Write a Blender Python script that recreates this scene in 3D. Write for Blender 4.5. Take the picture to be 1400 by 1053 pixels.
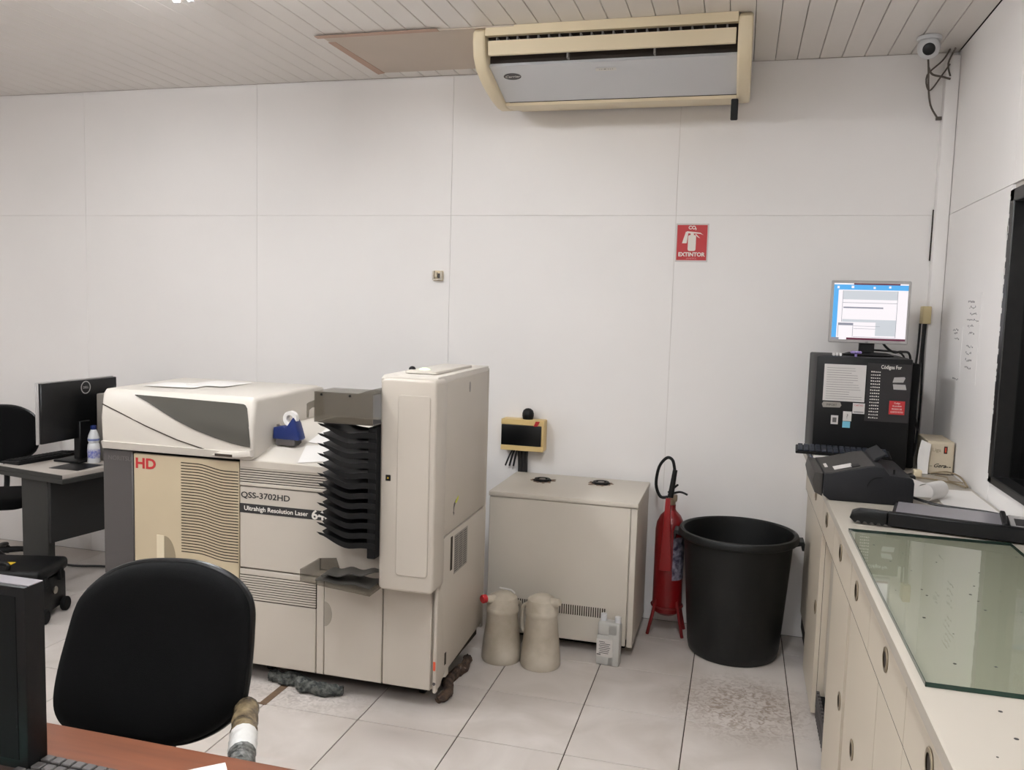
import bpy, bmesh, math, random
from mathutils import Vector, Matrix
random.seed(7)
PI = math.pi
SC = bpy.context.scene
COL = SC.collection
for o in list(bpy.data.objects): bpy.data.objects.remove(o)

# ---------------------------------------------------------------- camera
YAW, PITCH, ROLL, FPX = 0.2626, -0.0909, 0.0294, 1149.3
CAMZ = 1.7724
D, HC, W = 4.80, 3.124, 0.992          # back wall, ceiling height, right wall
fw = Vector((-math.sin(YAW)*math.cos(PITCH), math.cos(YAW)*math.cos(PITCH), math.sin(PITCH)))
rt = Vector((math.cos(YAW), math.sin(YAW), 0)); up = rt.cross(fw)
r2 = rt*math.cos(ROLL) + up*math.sin(ROLL); u2 = -rt*math.sin(ROLL) + up*math.cos(ROLL)
cd = bpy.data.cameras.new('camera'); cam = bpy.data.objects.new('camera', cd); COL.objects.link(cam)
cd.sensor_width = 36; cd.lens = 36*FPX/1400; cd.clip_start = .05
cam.matrix_world = Matrix(((r2.x, u2.x, -fw.x, 0), (r2.y, u2.y, -fw.y, 0), (r2.z, u2.z, -fw.z, CAMZ), (0, 0, 0, 1)))
SC.camera = cam
# ---------------------------------------------------------------- world, exposure, lights
wd = bpy.data.worlds.new('world'); SC.world = wd; wd.use_nodes = True
wd.node_tree.nodes['Background'].inputs[0].default_value = (.95, .97, 1.0, 1)
wd.node_tree.nodes['Background'].inputs[1].default_value = .5
SC.view_settings.view_transform = 'Standard'; SC.view_settings.look = 'None'
SC.view_settings.gamma = 1; SC.view_settings.use_curve_mapping = False
SC.view_settings.exposure = 0.0
TUBE_POWER = 128.0
def area(name, loc, sx, sy, power, col=(.92, .955, .975)):
    l = bpy.data.lights.new(name, 'AREA'); l.shape = 'RECTANGLE'; l.size = sx; l.size_y = sy
    l.energy = power; l.color = col
    o = bpy.data.objects.new(name, l); o.location = loc; COL.objects.link(o); return o
# tube lamps, all but the first unseen and added to brighten the room: light of each fixture leaves just below its tubes
LAMPS = [(-2.34, 2.58, 'y'), (-2.6, -.1, 'y'), (-.25, 1.85, 'y'), (-4.9, 1.6, 'y'), (0.1, -.6, 'y')]
for i, (lx, ly, a) in enumerate(LAMPS):
    area('tube_light', (lx, ly, HC-.125), .16, 1.15, [10, 4, 8, 4, 4][i])

# ---------------------------------------------------------------- helpers
def lin(c):
    return tuple((x/255/12.92 if x/255 <= .04045 else ((x/255+.055)/1.055)**2.4) for x in c)
MATS = {}
def mat(name, rgb, rough=.5, metal=0., var=0., scale=8., bump=0., bscale=60., trans=0., alpha=1., emit=None, spec=.5, rgb2=None, coat=0., sheen=0.):
    m = bpy.data.materials.new(name); m.use_nodes = True; nt = m.node_tree; b = nt.nodes['Principled BSDF']
    c = lin(rgb)
    b.inputs['Base Color'].default_value = (*c, 1); b.inputs['Roughness'].default_value = rough
    b.inputs['Metallic'].default_value = metal; b.inputs['Specular IOR Level'].default_value = spec
    if trans: b.inputs['Transmission Weight'].default_value = trans
    if alpha < 1: b.inputs['Alpha'].default_value = alpha
    if coat: b.inputs['Coat Weight'].default_value = coat
    if emit:
        b.inputs['Emission Color'].default_value = (*lin(emit[0]), 1); b.inputs['Emission Strength'].default_value = emit[1]
    if var or rgb2:
        tc = nt.nodes.new('ShaderNodeTexCoord'); n = nt.nodes.new('ShaderNodeTexNoise'); n.inputs['Scale'].default_value = scale
        n.inputs['Detail'].default_value = 5; nt.links.new(tc.outputs['Object'], n.inputs['Vector'])
        r = nt.nodes.new('ShaderNodeValToRGB'); nt.links.new(n.outputs['Fac'], r.inputs['Fac'])
        r.color_ramp.elements[0].position = .35; r.color_ramp.elements[1].position = .65
        c2 = lin(rgb2) if rgb2 else tuple(x*(1-var) for x in c)
        r.color_ramp.elements[0].color = (*c2, 1); r.color_ramp.elements[1].color = (*c, 1)
        nt.links.new(r.outputs['Color'], b.inputs['Base Color'])
    if bump:
        tc = nt.nodes.new('ShaderNodeTexCoord'); n = nt.nodes.new('ShaderNodeTexNoise'); n.inputs['Scale'].default_value = bscale
        n.inputs['Detail'].default_value = 4; nt.links.new(tc.outputs['Object'], n.inputs['Vector'])
        bp = nt.nodes.new('ShaderNodeBump'); bp.inputs['Strength'].default_value = bump; bp.inputs['Distance'].default_value = .004
        nt.links.new(n.outputs['Fac'], bp.inputs['Height']); nt.links.new(bp.outputs['Normal'], b.inputs['Normal'])
    MATS[name] = m; return m
V = Vector
class MB:
    """collects shapes into one mesh; origin o is subtracted, matrix M applied first"""
    def __init__(s, o=(0, 0, 0), M=None):
        s.bm = bmesh.new(); s.o = V(o); s.M = M or Matrix()
    def _merge(s, b, M=None):
        T = Matrix.Translation(-s.o) @ s.M @ (M or Matrix())
        b.transform(T)
        me = bpy.data.meshes.new('t'); b.to_mesh(me); b.free(); s.bm.from_mesh(me); bpy.data.meshes.remove(me)
    def box(s, x0, x1, y0, y1, z0, z1, bev=0, seg=1, M=None):
        b = bmesh.new(); bmesh.ops.create_cube(b, size=1)
        for v in b.verts: v.co = V(((x0+x1)/2+v.co.x*(x1-x0), (y0+y1)/2+v.co.y*(y1-y0), (z0+z1)/2+v.co.z*(z1-z0)))
        if bev: bmesh.ops.bevel(b, geom=b.edges[:], offset=bev, segments=seg, affect='EDGES', profile=.5)
        s._merge(b, M); return s
    def prism(s, pts, axis, a, c, bev=0, seg=1, M=None):
        """polygon pts (2-D) extruded along axis from a to c; 2-D coords are the other two axes in xyz order"""
        b = bmesh.new()
        def mk(p, t):
            return V({'x': (t, p[0], p[1]), 'y': (p[0], t, p[1]), 'z': (p[0], p[1], t)}[axis])
        n = len(pts); A = [b.verts.new(mk(p, a)) for p in pts]; B = [b.verts.new(mk(p, c)) for p in pts]
        b.faces.new(A); b.faces.new(B[::-1])
        for i in range(n): b.faces.new((A[i], B[i], B[(i+1) % n], A[(i+1) % n]))
        bmesh.ops.recalc_face_normals(b, faces=b.faces[:])
        if bev:
            cap = [e for e in b.edges if (e.verts[0] in A and e.verts[1] in A) or (e.verts[0] in B and e.verts[1] in B)]
            bmesh.ops.bevel(b, geom=cap, offset=bev, segments=seg, affect='EDGES', profile=.5)
        s._merge(b, M); return s
    def lathe(s, prof, c=(0, 0, 0), n=32, sx=1, sy=1, M=None, a0=0, a1=2*PI):
        b = bmesh.new(); full = abs(a1-a0-2*PI) < 1e-6; k = n if full else n+1
        rings = []
        for r, z in prof:
            rings.append([b.verts.new((c[0]+sx*r*math.cos(a0+(a1-a0)*i/n), c[1]+sy*r*math.sin(a0+(a1-a0)*i/n), c[2]+z)) for i in range(k)])
        for p, q in zip(rings, rings[1:]):
            for i in range(n):
                j = (i+1) % k
                b.faces.new((p[i], p[j], q[j], q[i]))
        bmesh.ops.remove_doubles(b, verts=b.verts[:], dist=1e-6)
        bmesh.ops.recalc_face_normals(b, faces=b.faces[:])
        s._merge(b, M); return s
    def cyl(s, c, r, h, axis='z', n=24, r2=None, bev=0):
        rr = r if r2 is None else r2
        if bev: prof = [(0, 0), (r-bev, 0), (r, bev), (rr, h-bev), (rr-bev, h), (0, h)]
        else: prof = [(0, 0), (r, 0), (rr, h), (0, h)]
        R = {'z': Matrix(), 'x': Matrix.Rotation(PI/2, 4, 'Y'), 'y': Matrix.Rotation(-PI/2, 4, 'X')}[axis]
        return s.lathe(prof, n=n, M=Matrix.Translation(V(c)) @ R)
    def tube(s, pts, r, n=8, closed=False, smooth=True, rr=None):
        P = [V(p) for p in pts]
        if smooth and len(P) > 2:
            Q = []
            m = len(P)
            for i in range(m-1):
                p0 = P[max(i-1, 0)]; p1 = P[i]; p2 = P[i+1]; p3 = P[min(i+2, m-1)]
                for k in range(5):
                    t = k/5
                    Q.append(.5*((2*p1)+(-p0+p2)*t+(2*p0-5*p1+4*p2-p3)*t*t+(-p0+3*p1-3*p2+p3)*t**3))
            Q.append(P[-1]); P = Q
        b = bmesh.new(); rings = []; m = len(P)
        N = None
        for i, p in enumerate(P):
            t = (P[min(i+1, m-1)]-P[max(i-1, 0)]); t.normalize()
            if N is None: N = t.orthogonal().normalized()
            N = (N-t*N.dot(t)); N.normalize(); B = t.cross(N)
            ra = r if rr is None else rr(i/(m-1))
            rings.append([b.verts.new(p+ra*(N*math.cos(2*PI*k/n)+B*math.sin(2*PI*k/n))) for k in range(n)])
        for p, q in zip(rings, rings[1:]):
            for i in range(n): b.faces.new((p[i], p[(i+1) % n], q[(i+1) % n], q[i]))
        b.faces.new(rings[0]); b.faces.new(rings[-1][::-1])
        bmesh.ops.recalc_face_normals(b, faces=b.faces[:])
        s._merge(b); return s
    def sphere(s, c, r, sx=1, sy=1, sz=1, seg=20, cut=None):
        b = bmesh.new(); bmesh.ops.create_uvsphere(b, u_segments=seg, v_segments=seg//2, radius=r)
        for v in b.verts: v.co = V((c[0]+v.co.x*sx, c[1]+v.co.y*sy, c[2]+v.co.z*sz))
        s._merge(b); return s
    def grid(s, f, nu, nv, th=0.0):
        """surface f(u,v) with thickness th downwards"""
        b = bmesh.new()
        A = [[b.verts.new(f(i/nu, j/nv)) for j in range(nv+1)] for i in range(nu+1)]
        for i in range(nu):
            for j in range(nv): b.faces.new((A[i][j], A[i+1][j], A[i+1][j+1], A[i][j+1]))
        bmesh.ops.recalc_face_normals(b, faces=b.faces[:])
        if th: bmesh.ops.solidify(b, geom=b.faces[:], thickness=th)
        s._merge(b); return s
    def build(s, name, m, parent=None, smooth=True, loc=None):
        me = bpy.data.meshes.new(name); s.bm.to_mesh(me); s.bm.free()
        me.materials.append(m)
        if smooth:
            me.polygons.foreach_set('use_smooth', [True]*len(me.polygons))
            try: me.set_sharp_from_angle(angle=math.radians(38))
            except Exception: pass
        o = bpy.data.objects.new(name, me); COL.objects.link(o)
        if parent: o.parent = parent
        if loc is not None: o.location = loc
        elif not parent: o.location = s.o
        return o
def tag(o, label, cat, group=None):
    o['label'] = label; o['category'] = cat
    if group: o['group'] = group
    return o
def thing(name, label, cat, loc, rz=0, group=None):
    o = bpy.data.objects.new(name, None); COL.objects.link(o); o.location = loc; o.rotation_euler = (0, 0, rz)
    o.empty_display_size = .05
    return tag(o, label, cat, group)
def struct(o): o['kind'] = 'structure'; return o
def text(s, size, M, m, parent, name='lettering', sx=1., o=(0, 0, 0), bold=0., align='LEFT', shear=0, depth=.0004):
    """flat print; M places the text plane in the parent's world frame, o = parent's origin"""
    cu = bpy.data.curves.new('t', 'FONT'); cu.body = s; cu.size = size; cu.align_x = align; cu.extrude = depth
    cu.offset = bold; cu.shear = shear; cu.resolution_u = 3
    t = bpy.data.objects.new('t', cu); COL.objects.link(t)
    me = bpy.data.meshes.new_from_object(t.evaluated_get(bpy.context.evaluated_depsgraph_get()))
    bpy.data.objects.remove(t)
    me.transform(Matrix.Translation(-V(o)) @ M @ Matrix.Diagonal((sx, 1, 1, 1)))
    me.materials.clear(); me.materials.append(m)
    ob = bpy.data.objects.new(name, me); COL.objects.link(ob); ob.parent = parent; return ob
def frame_y(x, y, z):   # text facing -Y (towards the camera), reading along +X
    return Matrix.Translation((x, y, z)) @ Matrix.Rotation(PI/2, 4, 'X')
def frame_px(x, y, z):  # facing +X, reading along +Y
    return Matrix.Translation((x, y, z)) @ Matrix.Rotation(PI/2, 4, 'Z') @ Matrix.Rotation(PI/2, 4, 'X')
def frame_nx(x, y, z):  # facing -X, reading along -Y
    return Matrix.Translation((x, y, z)) @ Matrix.Rotation(-PI/2, 4, 'Z') @ Matrix.Rotation(PI/2, 4, 'X')
def rrect(x0, x1, y0, y1, r, n=4):
    P = []
    for cx, cy, a in ((x1-r, y0+r, -PI/2), (x1-r, y1-r, 0), (x0+r, y1-r, PI/2), (x0+r, y0+r, PI)):
        for i in range(n+1): P.append((cx+r*math.cos(a+PI/2*i/n), cy+r*math.sin(a+PI/2*i/n)))
    return P
def R4(rz, loc=(0, 0, 0)): return Matrix.Translation(loc) @ Matrix.Rotation(rz, 4, 'Z')

# ---------------------------------------------------------------- materials
m_wall = mat('wall_paint', (237, 233, 230), .55, var=.03, scale=1.2, bump=.05, bscale=90)
m_wallgap = mat('wall_joint', (205, 198, 190), .8)
m_pvc = mat('ceiling_pvc', (225, 219, 213), .28, var=.03, scale=2)
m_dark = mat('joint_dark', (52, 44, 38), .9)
m_grout = mat('grout', (70, 56, 45), .95, var=.3, scale=20)
m_white = mat('machine_white', (192, 183, 171), .42, var=.03, scale=3)
m_white2 = mat('machine_white_panel', (189, 180, 168), .45, var=.03, scale=3)
m_lid = mat('machine_lid', (205, 198, 188), .38)
m_beige = mat('machine_beige', (192, 176, 148), .5, var=.06, scale=4)
m_slot = mat('vent_slot', (52, 42, 32), .9)
m_dgrey = mat('dark_grey_plastic', (72, 68, 67), .5)
m_window = mat('smoked_window', (78, 76, 70), .25)
m_black = mat('black_plastic', (9, 9, 10), .5, bump=.05, spec=.3)
m_blackm = mat('black_matte', (8, 8, 9), .8, spec=.25)
m_fabric = mat('black_fabric', (7, 7, 8), .95, spec=.2, bump=.3, bscale=500, var=.2, scale=90)
m_gloss = mat('black_gloss', (10, 11, 12), .3, spec=.4)
m_smoke = mat('smoked_acrylic', (96, 88, 74), .2, alpha=.5)
m_chrome = mat('chrome', (170, 165, 155), .25, metal=1)
m_red = mat('red_print', (178, 38, 42), .5)
m_lred = mat('extinguisher_red', (122, 14, 18), .32, var=.15, scale=9)
m_blk_print = mat('black_print', (40, 38, 38), .6)
m_wht_print = mat('white_print', (225, 220, 212), .6)
m_fade = mat('faded_print', (98, 94, 92), .6)
m_cream = mat('cream_plastic', (226, 210, 178), .4, var=.04, scale=3)
m_acw = mat('appliance_white', (206, 206, 207), .3)
m_paper = mat('paper', (226, 222, 218), .75)
m_sticker = mat('sticker_white', (205, 200, 196), .7)
m_jug = mat('frosted_plastic', (196, 187, 172), .45, var=.15, scale=9, rgb2=(172, 161, 143))
m_bottle = mat('clear_plastic', (210, 208, 203), .3, trans=.25)
m_counter = mat('counter_laminate', (170, 162, 150), .42, var=.03, scale=2)
m_counter2 = mat('counter_face', (196, 185, 168), .45, var=.03, scale=2)
m_brass = mat('finger_ring', (150, 136, 115), .4, metal=.6)
m_blue = mat('blue_plastic', (22, 40, 96), .3)
m_silver = mat('silver_plastic', (176, 172, 170), .35, metal=.2)
m_pc = mat('scanner_grey', (56, 53, 50), .55, spec=.3, bump=.1, bscale=300)
m_pcd = mat('scanner_dark', (23, 23, 26), .55, spec=.3, bump=.06, bscale=300)
m_steel = mat('grey_board', (132, 128, 132), .3)
m_stab = mat('stabiliser_beige', (196, 183, 160), .5, var=.05, scale=15)
m_tape = mat('brown_tape', (176, 140, 118), .4)
m_yellow = mat('yellow_print', (214, 178, 40), .5)
m_teal = mat('teal_mat', (150, 205, 195), .6)
m_cable = mat('cable_black', (24, 23, 24), .5)
m_cableb = mat('cable_beige', (140, 124, 100), .6)
m_bin = mat('bin_plastic', (14, 15, 15), .45, spec=.35, bump=.08, bscale=120)
m_frame = mat('black_window_frame', (9, 9, 9), .4, var=.5, scale=30, rgb2=(19, 17, 16))
m_desk_l = mat('desk_light', (176, 168, 160), .5)
m_desk_d = mat('desk_dark', (40, 40, 37), .6)
m_green = mat('glass_edge', (20, 52, 42), .15)

def node_mat(name): 
    m = bpy.data.materials.new(name); m.use_nodes = True; return m, m.node_tree, m.node_tree.nodes['Principled BSDF']
# floor tile: marbled off-white with a world-placed dirt stain near the bin
m_tile, nt, b = node_mat('floor_tile'); N, L = nt.nodes, nt.links
geo = N.new('ShaderNodeNewGeometry'); info = N.new('ShaderNodeObjectInfo')
n1 = N.new('ShaderNodeTexNoise'); n1.inputs['Scale'].default_value = 2.6; n1.inputs['Detail'].default_value = 6; n1.inputs['Distortion'].default_value = 1.2
L.new(geo.outputs['Position'], n1.inputs['Vector'])
rp = N.new('ShaderNodeValToRGB'); rp.color_ramp.elements[0].position = .3; rp.color_ramp.elements[1].position = .7
rp.color_ramp.elements[0].color = (*lin((186, 177, 169)), 1); rp.color_ramp.elements[1].color = (*lin((207, 199, 193)), 1)
L.new(n1.outputs['Fac'], rp.inputs['Fac'])
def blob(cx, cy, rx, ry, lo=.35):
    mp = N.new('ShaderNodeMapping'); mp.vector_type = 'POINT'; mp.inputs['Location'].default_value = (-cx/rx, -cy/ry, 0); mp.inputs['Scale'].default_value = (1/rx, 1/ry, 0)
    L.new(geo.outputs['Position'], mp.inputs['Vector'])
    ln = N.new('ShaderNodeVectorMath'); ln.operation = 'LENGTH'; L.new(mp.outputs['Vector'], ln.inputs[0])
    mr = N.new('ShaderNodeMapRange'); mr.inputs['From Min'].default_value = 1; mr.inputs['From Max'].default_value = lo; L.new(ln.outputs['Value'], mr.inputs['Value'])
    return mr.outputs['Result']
n2 = N.new('ShaderNodeTexNoise'); n2.inputs['Scale'].default_value = 32; n2.inputs['Detail'].default_value = 8; n2.inputs['Distortion'].default_value = 1.5
L.new(geo.outputs['Position'], n2.inputs['Vector'])
r2_ = N.new('ShaderNodeValToRGB'); r2_.color_ramp.elements[0].position = .42; r2_.color_ramp.elements[1].position = .62; L.new(n2.outputs['Fac'], r2_.inputs['Fac'])
def mul(a, b_):
    q = N.new('ShaderNodeMath'); q.operation = 'MULTIPLY'; L.new(a, q.inputs[0])
    if isinstance(b_, float): q.inputs[1].default_value = b_
    else: L.new(b_, q.inputs[1])
    return q.outputs[0]
def darken(cin, fac, rgb):
    mx = N.new('ShaderNodeMix'); mx.data_type = 'RGBA'; mx.inputs['B'].default_value = (*lin(rgb), 1)
    L.new(cin, mx.inputs['A']); L.new(fac, mx.inputs['Factor']); return mx.outputs['Result']
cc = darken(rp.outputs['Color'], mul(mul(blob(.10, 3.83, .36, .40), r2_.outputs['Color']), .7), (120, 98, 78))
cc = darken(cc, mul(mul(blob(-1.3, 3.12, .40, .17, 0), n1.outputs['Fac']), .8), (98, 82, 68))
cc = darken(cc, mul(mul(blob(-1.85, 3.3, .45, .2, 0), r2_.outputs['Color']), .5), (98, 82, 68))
rv = N.new('ShaderNodeMapRange'); rv.inputs['To Min'].default_value = .95; rv.inputs['To Max'].default_value = 1.03; L.new(info.outputs['Random'], rv.inputs['Value'])
hs = N.new('ShaderNodeHueSaturation'); L.new(cc, hs.inputs['Color']); L.new(rv.outputs['Result'], hs.inputs['Value'])
L.new(hs.outputs['Color'], b.inputs['Base Color']); b.inputs['Roughness'].default_value = .42
# wood
m_wood, nt, b = node_mat('desk_wood'); N, L = nt.nodes, nt.links
tc = N.new('ShaderNodeTexCoord'); mp = N.new('ShaderNodeMapping'); mp.inputs['Scale'].default_value = (2, 30, 30); L.new(tc.outputs['Object'], mp.inputs['Vector'])
n1 = N.new('ShaderNodeTexNoise'); n1.inputs['Scale'].default_value = 1.5; n1.inputs['Detail'].default_value = 6; L.new(mp.outputs['Vector'], n1.inputs['Vector'])
rp = N.new('ShaderNodeValToRGB'); rp.color_ramp.elements[0].position = .3; rp.color_ramp.elements[1].position = .7
rp.color_ramp.elements[0].color = (*lin((104, 60, 40)), 1); rp.color_ramp.elements[1].color = (*lin((122, 72, 48)), 1)
L.new(n1.outputs['Fac'], rp.inputs['Fac']); L.new(rp.outputs['Color'], b.inputs['Base Color']); b.inputs['Roughness'].default_value = .42
# glass sheet (thin: transparent with greenish tint and clear reflection)
def glass_mat(name, tint, mixf, rough=.02):
    m = bpy.data.materials.new(name); m.use_nodes = True; nt = m.node_tree; nt.nodes.clear(); N, L = nt.nodes, nt.links
    out = N.new('ShaderNodeOutputMaterial'); tr = N.new('ShaderNodeBsdfTransparent'); tr.inputs[0].default_value = (*tint, 1)
    gl = N.new('ShaderNodeBsdfGlossy'); gl.inputs['Roughness'].default_value = rough; gl.inputs['Color'].default_value = (1, 1, 1, 1)
    fr = N.new('ShaderNodeFresnel'); fr.inputs['IOR'].default_value = mixf; mx = N.new('ShaderNodeMixShader')
    gg = N.new('ShaderNodeNewGeometry'); sb_ = N.new('ShaderNodeMath'); sb_.operation = 'SUBTRACT'; sb_.inputs[0].default_value = 1
    ml = N.new('ShaderNodeMath'); ml.operation = 'MULTIPLY'; L.new(gg.outputs['Backfacing'], sb_.inputs[1]); L.new(sb_.outputs[0], ml.inputs[0]); L.new(fr.outputs[0], ml.inputs[1])
    L.new(ml.outputs[0], mx.inputs[0]); L.new(tr.outputs[0], mx.inputs[1]); L.new(gl.outputs[0], mx.inputs[2]); L.new(mx.outputs[0], out.inputs[0]); return m
m_glass = glass_mat('sheet_glass', (.87, .895, .86), 1.6)
m_pane = glass_mat('window_pane', (.5, .52, .52), 1.55)
m_fuzz = mat('grey_rag', (92, 93, 88), .95, var=.5, scale=45, bump=1.0, bscale=160, rgb2=(34, 38, 38))
# wrapping tape over an armrest
m_wrap = mat('wrapping_tape', (150, 132, 102), .25, var=.5, scale=22, bump=.9, bscale=60, rgb2=(60, 52, 44))
m_wrapw = mat('white_wrap', (214, 212, 208), .35, bump=.7, bscale=70)
m_wrapg = mat('grey_wrap', (120, 120, 116), .25, var=.6, scale=70, bump=.9, bscale=120, rgb2=(40, 42, 40))

# ================================================================= SETTING
X0, Y0 = -7.2, -3.2
fl = struct(MB().box(X0, W+.1, Y0, D+.1, -.12, -.006).build('floor', m_grout, None, False))
TS = .45; gx = -1.4929; gy = 4.5224; gap = .0022
xs = sorted([gx+TS*k for k in range(-12, 6) if gx+TS*k < W-.02]+[W]); ys = sorted([gy+TS*k for k in range(-10, 2) if gy+TS*k < D-.02]+[D])
cache = {}
for i in range(len(xs)-1):
    for j in range(len(ys)-1):
        w, h = xs[i+1]-xs[i], ys[j+1]-ys[j]; key = (round(w, 3), round(h, 3))
        if key not in cache:
            t = MB().box(gap, w-gap, gap, h-gap, -.006, 0, .0012).build('tile', m_tile, fl, False); cache[key] = t.data
        else:
            t = bpy.data.objects.new('tile', cache[key]); COL.objects.link(t); t.parent = fl
        t.location = (xs[i], ys[j], 0)
MB().box(X0, xs[0]-gap, Y0, D, -.006, 0).box(xs[0], W, Y0, ys[0]-gap, -.006, 0).build('tile_field', m_tile, fl, False)['kind'] = 'stuff'
# worn joint with brown filler in front of the machine
MB().box(-1.968, -1.932, 3.165, 3.42, -.003, .0015).box(-2.42, -1.965, 3.148, 3.178, -.003, .0015).build('joint_filler', mat('brown_filler', (104, 82, 62), .9, var=.3, scale=40), fl, False)

# back wall in boards
wb = struct(MB().box(X0, W+.1, D+.005, D+.14, 0, HC+.1).build('wall_back', m_wallgap, None, False))
vx = [X0, -5.61, -4.305, -3.0, -1.697, -.376, W]; hz = [0, 2.312, HC]
for i in range(6):
    for j in range(2):
        MB().box(vx[i]+.0007, vx[i+1]-.0007, D, D+.005, hz[j]+.0007, hz[j+1]-.0007, .0005).build('panel', m_wall, wb, False)
# right wall in boards around the window opening
WY0, WY1, WZ0, WZ1 = .9, 3.69, 1.14, 2.285
wr = bpy.data.objects.new('wall_right', bpy.data.meshes.new('wall_right')); 
bpy.data.objects.remove(wr)
wr = MB()
for (a, c, e, f) in ((Y0, WY0, 0, HC+.1), (WY1, D+.14, 0, HC+.1), (WY0, WY1, 0, WZ0), (WY0, WY1, WZ1, HC+.1)):
    wr.box(W+.012, W+.09, a, c, e, f)
wr = struct(wr.build('wall_right', m_wallgap, None, False))
for (a, c, e, f) in ((3.71, D, 0, 2.31), (3.71, D, 2.31, HC), (2.4, 3.71, 2.31, HC), (.9, 2.4, 2.31, HC), (Y0, .9, 0, 2.31), (Y0, .9, 2.31, HC),
                     (WY0, WY1+.02, 0, WZ0), ):
    MB().box(W, W+.012, a+.001, c-.001, e+.001, f-.001, .0008).build('panel', m_wall, wr, False)
# left and front walls of the room (behind the camera and out to the left)
struct(MB().box(X0-.1, X0, Y0, D, 0, HC).build('wall_left', m_wall, None, False))
struct(MB().box(X0, W, Y0-.1, Y0, 0, HC).build('wall_front', m_wall, None, False))
# ceiling of narrow boards
ce = struct(MB().box(X0, W+.1, Y0, D+.1, HC+.014, HC+.1).build('ceiling', m_dark, None, False))
pw = .1105; x = W-.02; pm = None
x = W-.003
while x > X0+pw:
    if pm is None:
        P = [(0.0015, 0), (pw-.0015, 0), (pw-.0015, .012), (.0015, .012)]
        P = [(.0012, .003), (.004, 0), (pw-.004, 0), (pw-.0012, .003), (pw-.0012, .012), (.0012, .012)]
        o = MB().prism(P, 'y', Y0, D-.006).build('plank', m_pvc, ce, False); pm = o.data
    else:
        o = bpy.data.objects.new('plank', pm); COL.objects.link(o); o.parent = ce
    x -= pw; o.location = (x, 0, HC)
# plain board patched into the ceiling, its edges taped
hatch = MB().box(-2.13, -1.12, 4.0, 4.66, HC-.008, HC-.001, .002).build('ceiling_board', mat('patch_board', (196, 182, 168), .6, var=.04, scale=3), None, False)
tag(hatch, 'flat board patching the ceiling left of the air conditioner', 'board')
MB().box(-2.16, -1.50, 3.975, 4.012, HC-.010, HC-.008).build('tape', m_tape, hatch, False)
MB().prism([(-2.135, 4.08), (-2.095, 4.08), (-2.075, 4.66), (-2.125, 4.68)], 'z', HC-.010, HC-.008).build('tape', m_tape, hatch, False)
# dark pipe trunking in the corner
tr1 = struct(MB().box(.928, .99, 4.738, D, 1.062, HC-.03, .004, 2).build('trim_1', m_wall, None))
bb = MB((.93, 4.72, 1.70)).box(.895, .934, 4.70, 4.78, 1.755, 1.845, .004, 2).build('socket_box', mat('yellowed_plastic', (200, 182, 138), .5), None)
tag(bb, 'small yellowed plastic box on the corner trunking behind the monitor', 'socket box')
MB().tube([(.925, 4.793, 2.34), (.925, 4.793, 2.2), (.924, 4.793, 2.08)], .0035).build('crack_line', m_dark, tr1)
cb = MB((.9, 4.72, 1.1))
for dx, dy in ((0, 0), (.012, .012), (-.014, .016)):
    cb.tube([(.908+dx, 4.735+dy, 1.756), (.905+dx, 4.735+dy, 1.6), (.90+dx*2, 4.74+dy*1.4, 1.35), (.88+dx*3, 4.74+dy, 1.15), (.86+dx*3, 4.70, 1.075)], .0055)
tag(cb.build('cable_bundle', m_cable), 'bundle of black cables dropping down the right corner to the counter', 'cables')

# window on the right wall
wn = MB()
for (a, c, e, f) in ((WY1-.055, WY1, WZ0, WZ1), (WY0, WY0+.055, WZ0, WZ1), (WY0, WY1, WZ0, WZ0+.03), (WY0, WY1, WZ1-.05, WZ1)):
    wn.box(W-.012, W+.085, a, c, e, f, .004)
wn = struct(wn.build('window_1', m_frame, None, False))
MB().box(W+.05, W+.054, WY0+.05, WY1-.05, WZ0+.03, WZ1-.05).build('pane', m_pane, wn, False)
ch = MB(); rr_ = random.Random(3)
for i in range(34):
    z = WZ0+rr_.random()*(WZ1-WZ0); s = .003+.006*rr_.random()
    ch.box(W-.0135, W-.0115, WY1-.003-s*1.2, WY1-.001, z, z+s*2.5)
c_ = ch.build('chipped_paint', m_wall, wn, False); c_['kind'] = 'stuff'
# dim room beyond the glass
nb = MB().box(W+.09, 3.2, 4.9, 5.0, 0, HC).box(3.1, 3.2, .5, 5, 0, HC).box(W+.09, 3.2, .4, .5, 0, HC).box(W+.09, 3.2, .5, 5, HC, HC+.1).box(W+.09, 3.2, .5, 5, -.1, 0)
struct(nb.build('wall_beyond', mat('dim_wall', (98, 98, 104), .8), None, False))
sh = thing('shelf_unit', 'dark shelf unit with tan board seen through the black window', 'shelf', (1.75, 4.55, 0))
MB((1.75, 4.55, 0)).box(1.25, 2.4, 4.3, 4.88, 0, 1.72).build('body', m_blackm, sh, False)
MB((1.75, 4.55, 0)).box(1.2, 2.45, 4.25, 4.88, 1.72, 1.86).build('board', mat('tan_board', (190, 164, 130), .7), sh, False)
MB((1.75, 4.55, 0)).box(1.38, 1.62, 4.295, 4.3, 1.25, 1.55).build('sheet', m_paper, sh, False)

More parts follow.
